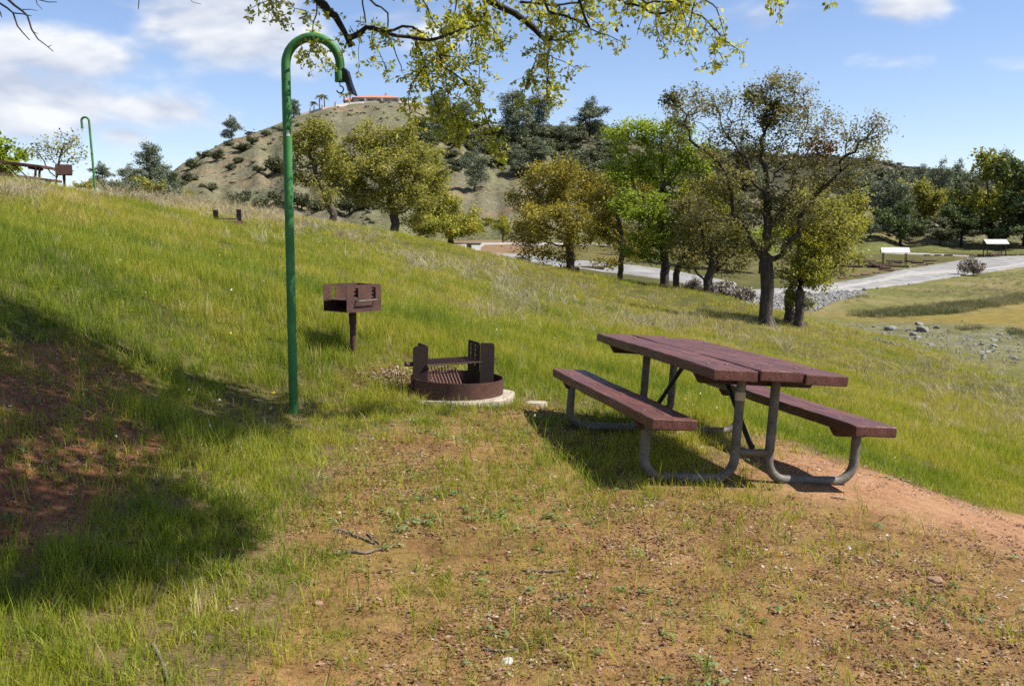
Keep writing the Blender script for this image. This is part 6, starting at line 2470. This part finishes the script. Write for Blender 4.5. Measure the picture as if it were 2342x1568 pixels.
# ------------------------------------------------------------------ hilltop house
hb = P(860, 243, 384)
hs = 384 / FPX
house = thing('hilltop_house', tuple(hb), (0, 0, math.radians(4)), 'low pale house with terracotta hip roof on top of the hill', 'house')


def block(x0, x1, y0, y1, h):
    return MB().box(((x0 + x1) / 2, (y0 + y1) / 2, h / 2 - .6), (x1 - x0, y1 - y0, h + 1.2))


def hip(x0, x1, y0, y1, z0, z1, ov=.6):
    x0, x1, y0, y1 = x0 - ov, x1 + ov, y0 - ov, y1 + ov
    d = (y1 - y0) / 2
    r0, r1 = min(x0 + d, (x0 + x1) / 2 - .5), max(x1 - d, (x0 + x1) / 2 + .5)
    ym = (y0 + y1) / 2
    v = [(x0, y0, z0), (x1, y0, z0), (x1, y1, z0), (x0, y1, z0), (r0, ym, z1), (r1, ym, z1), (x0, y0, z0 - .25), (x1, y0, z0 - .25), (x1, y1, z0 - .25), (x0, y1, z0 - .25)]
    return MB().add(v, [(0, 1, 5, 4), (1, 2, 5), (2, 3, 4, 5), (3, 0, 4), (0, 6, 7, 1), (1, 7, 8, 2), (2, 8, 9, 3), (3, 9, 6, 0), (9, 8, 7, 6)])


block(-8.6, 9.4, 0, 11, 3.2).build('wall', M['plaster'], house)
rf = hip(-8.6, 9.4, 0, 11, 3.25, 4.95).build('roof', M['tile'], house)
MB().box((3.6, 5.2, 5.0), (1.0, 1.0, 1.3)).build('chimney', M['plaster'], rf)
block(-12.2, -8.62, 1.0, 8, 2.2).build('wing_wall', M['plaster'], house)
hip(-12.2, -8.62, 1.0, 8, 2.25, 3.75).build('wing_roof', M['tile'], house)
for x in (-5.5, -2.2, 1.2, 4.4, 7.4):
    w = MB().box((x, -.02, 1.85), (1.7, .10, 1.3)).build('window', M['glass_dark'], house)
    MB().box((x, -.09, 1.17), (1.9, .12, .1)).build('sill', M['white_paint'], w)
PIL = [(650, 268), (685, 262), (710, 255), (737, 248), (767, 241), (799, 236), (835, 233), (873, 232), (912, 232), (948, 234), (962, 237)]
wp = [hit(px, py + 3, HILL, 250, 372) for px, py in PIL]
wallt = thing('boundary_wall', tuple(wp[4]), label='pale boundary wall with square pillars along the hilltop', cat='wall')
for i, q in enumerate(wp):
    MB().box((0, 0, .7), (.55, .55, 1.9), None, .04).build('pillar', M['plaster'], wallt).location = tuple(q - wp[4])
for a, c in zip(wp[:-1], wp[1:]):
    d = c - a
    n = np.array([-d[1], d[0], 0])
    n = n / np.linalg.norm(n) * .08
    hh = .65
    lo, up = -.8, hh
    v = [a - n + [0, 0, lo], c - n + [0, 0, lo], c - n + [0, 0, up], a - n + [0, 0, up], a + n + [0, 0, lo], c + n + [0, 0, lo], c + n + [0, 0, up], a + n + [0, 0, up]]
    MB().add([p - wp[4] for p in v], [(0, 1, 2, 3), (7, 6, 5, 4), (0, 4, 5, 1), (1, 5, 6, 2), (2, 6, 7, 3), (3, 7, 4, 0)]).build('wall_panel', M['plaster'], wallt)


def palm(px, py, top, R, label, seed):
    b = P(px, py + 6, 378)
    tz = P(px, top, 378)[2] - b[2]
    t = thing('palm_tree', tuple(b), label=label, cat='palm tree')
    MB().tube([(0, 0, -1), (.05, 0, tz * .5), (0, 0, tz)], [.24, .2, .2], 8).build('trunk', M['bark'], t, 60)
    rg = np.random.default_rng(seed)
    V, F = [], []
    for k in range(26):
        a = rg.uniform(0, 6.28)
        e = rg.uniform(-.2, 1.2)
        dr = np.array([math.cos(a), math.sin(a), 0])
        pts = []
        L = R * rg.uniform(.8, 1.15)
        for i in range(5):
            u = i / 4
            pts.append(np.array([0, 0, tz]) + dr * L * u * math.cos(e * (1 - u * .4)) + np.array([0, 0, L * (math.sin(e) * u - .75 * u * u)]))
        sd = np.array([-dr[1], dr[0], 0])
        for i in range(4):
            w0, w1 = .30 * math.sin(math.pi * min(1, i / 4 + .12)), .30 * math.sin(math.pi * min(1, (i + 1) / 4 + .02)) + .02
            for s in (-1, 1):
                n = len(V)
                V += [pts[i], pts[i] + sd * s * w0 - [0, 0, w0 * .5], pts[i + 1] + sd * s * w1 - [0, 0, w1 * .5], pts[i + 1]]
                F.append((n, n + 1, n + 2, n + 3))
    me = np_mesh('crown', np.array(V), np.array(F))
    face_attr(me, 'tint', rg.random(len(F)))
    link('crown', me, LM['palm'], t)


palm(731, 247, 220, 2.1, 'palm with a full crown, left of the pair at the wall', 1)
palm(742, 244, 219, 2.0, 'slim palm, right of the pair at the wall', 2)
palm(718, 250, 235, 2.2, 'short yellow palm lowest on the hilltop wall', 3)
palm(787, 238, 216, 2.1, 'palm at the left end of the house roof', 4)
palm(801, 238, 212, 2.0, 'taller palm just left of the house roof', 5)
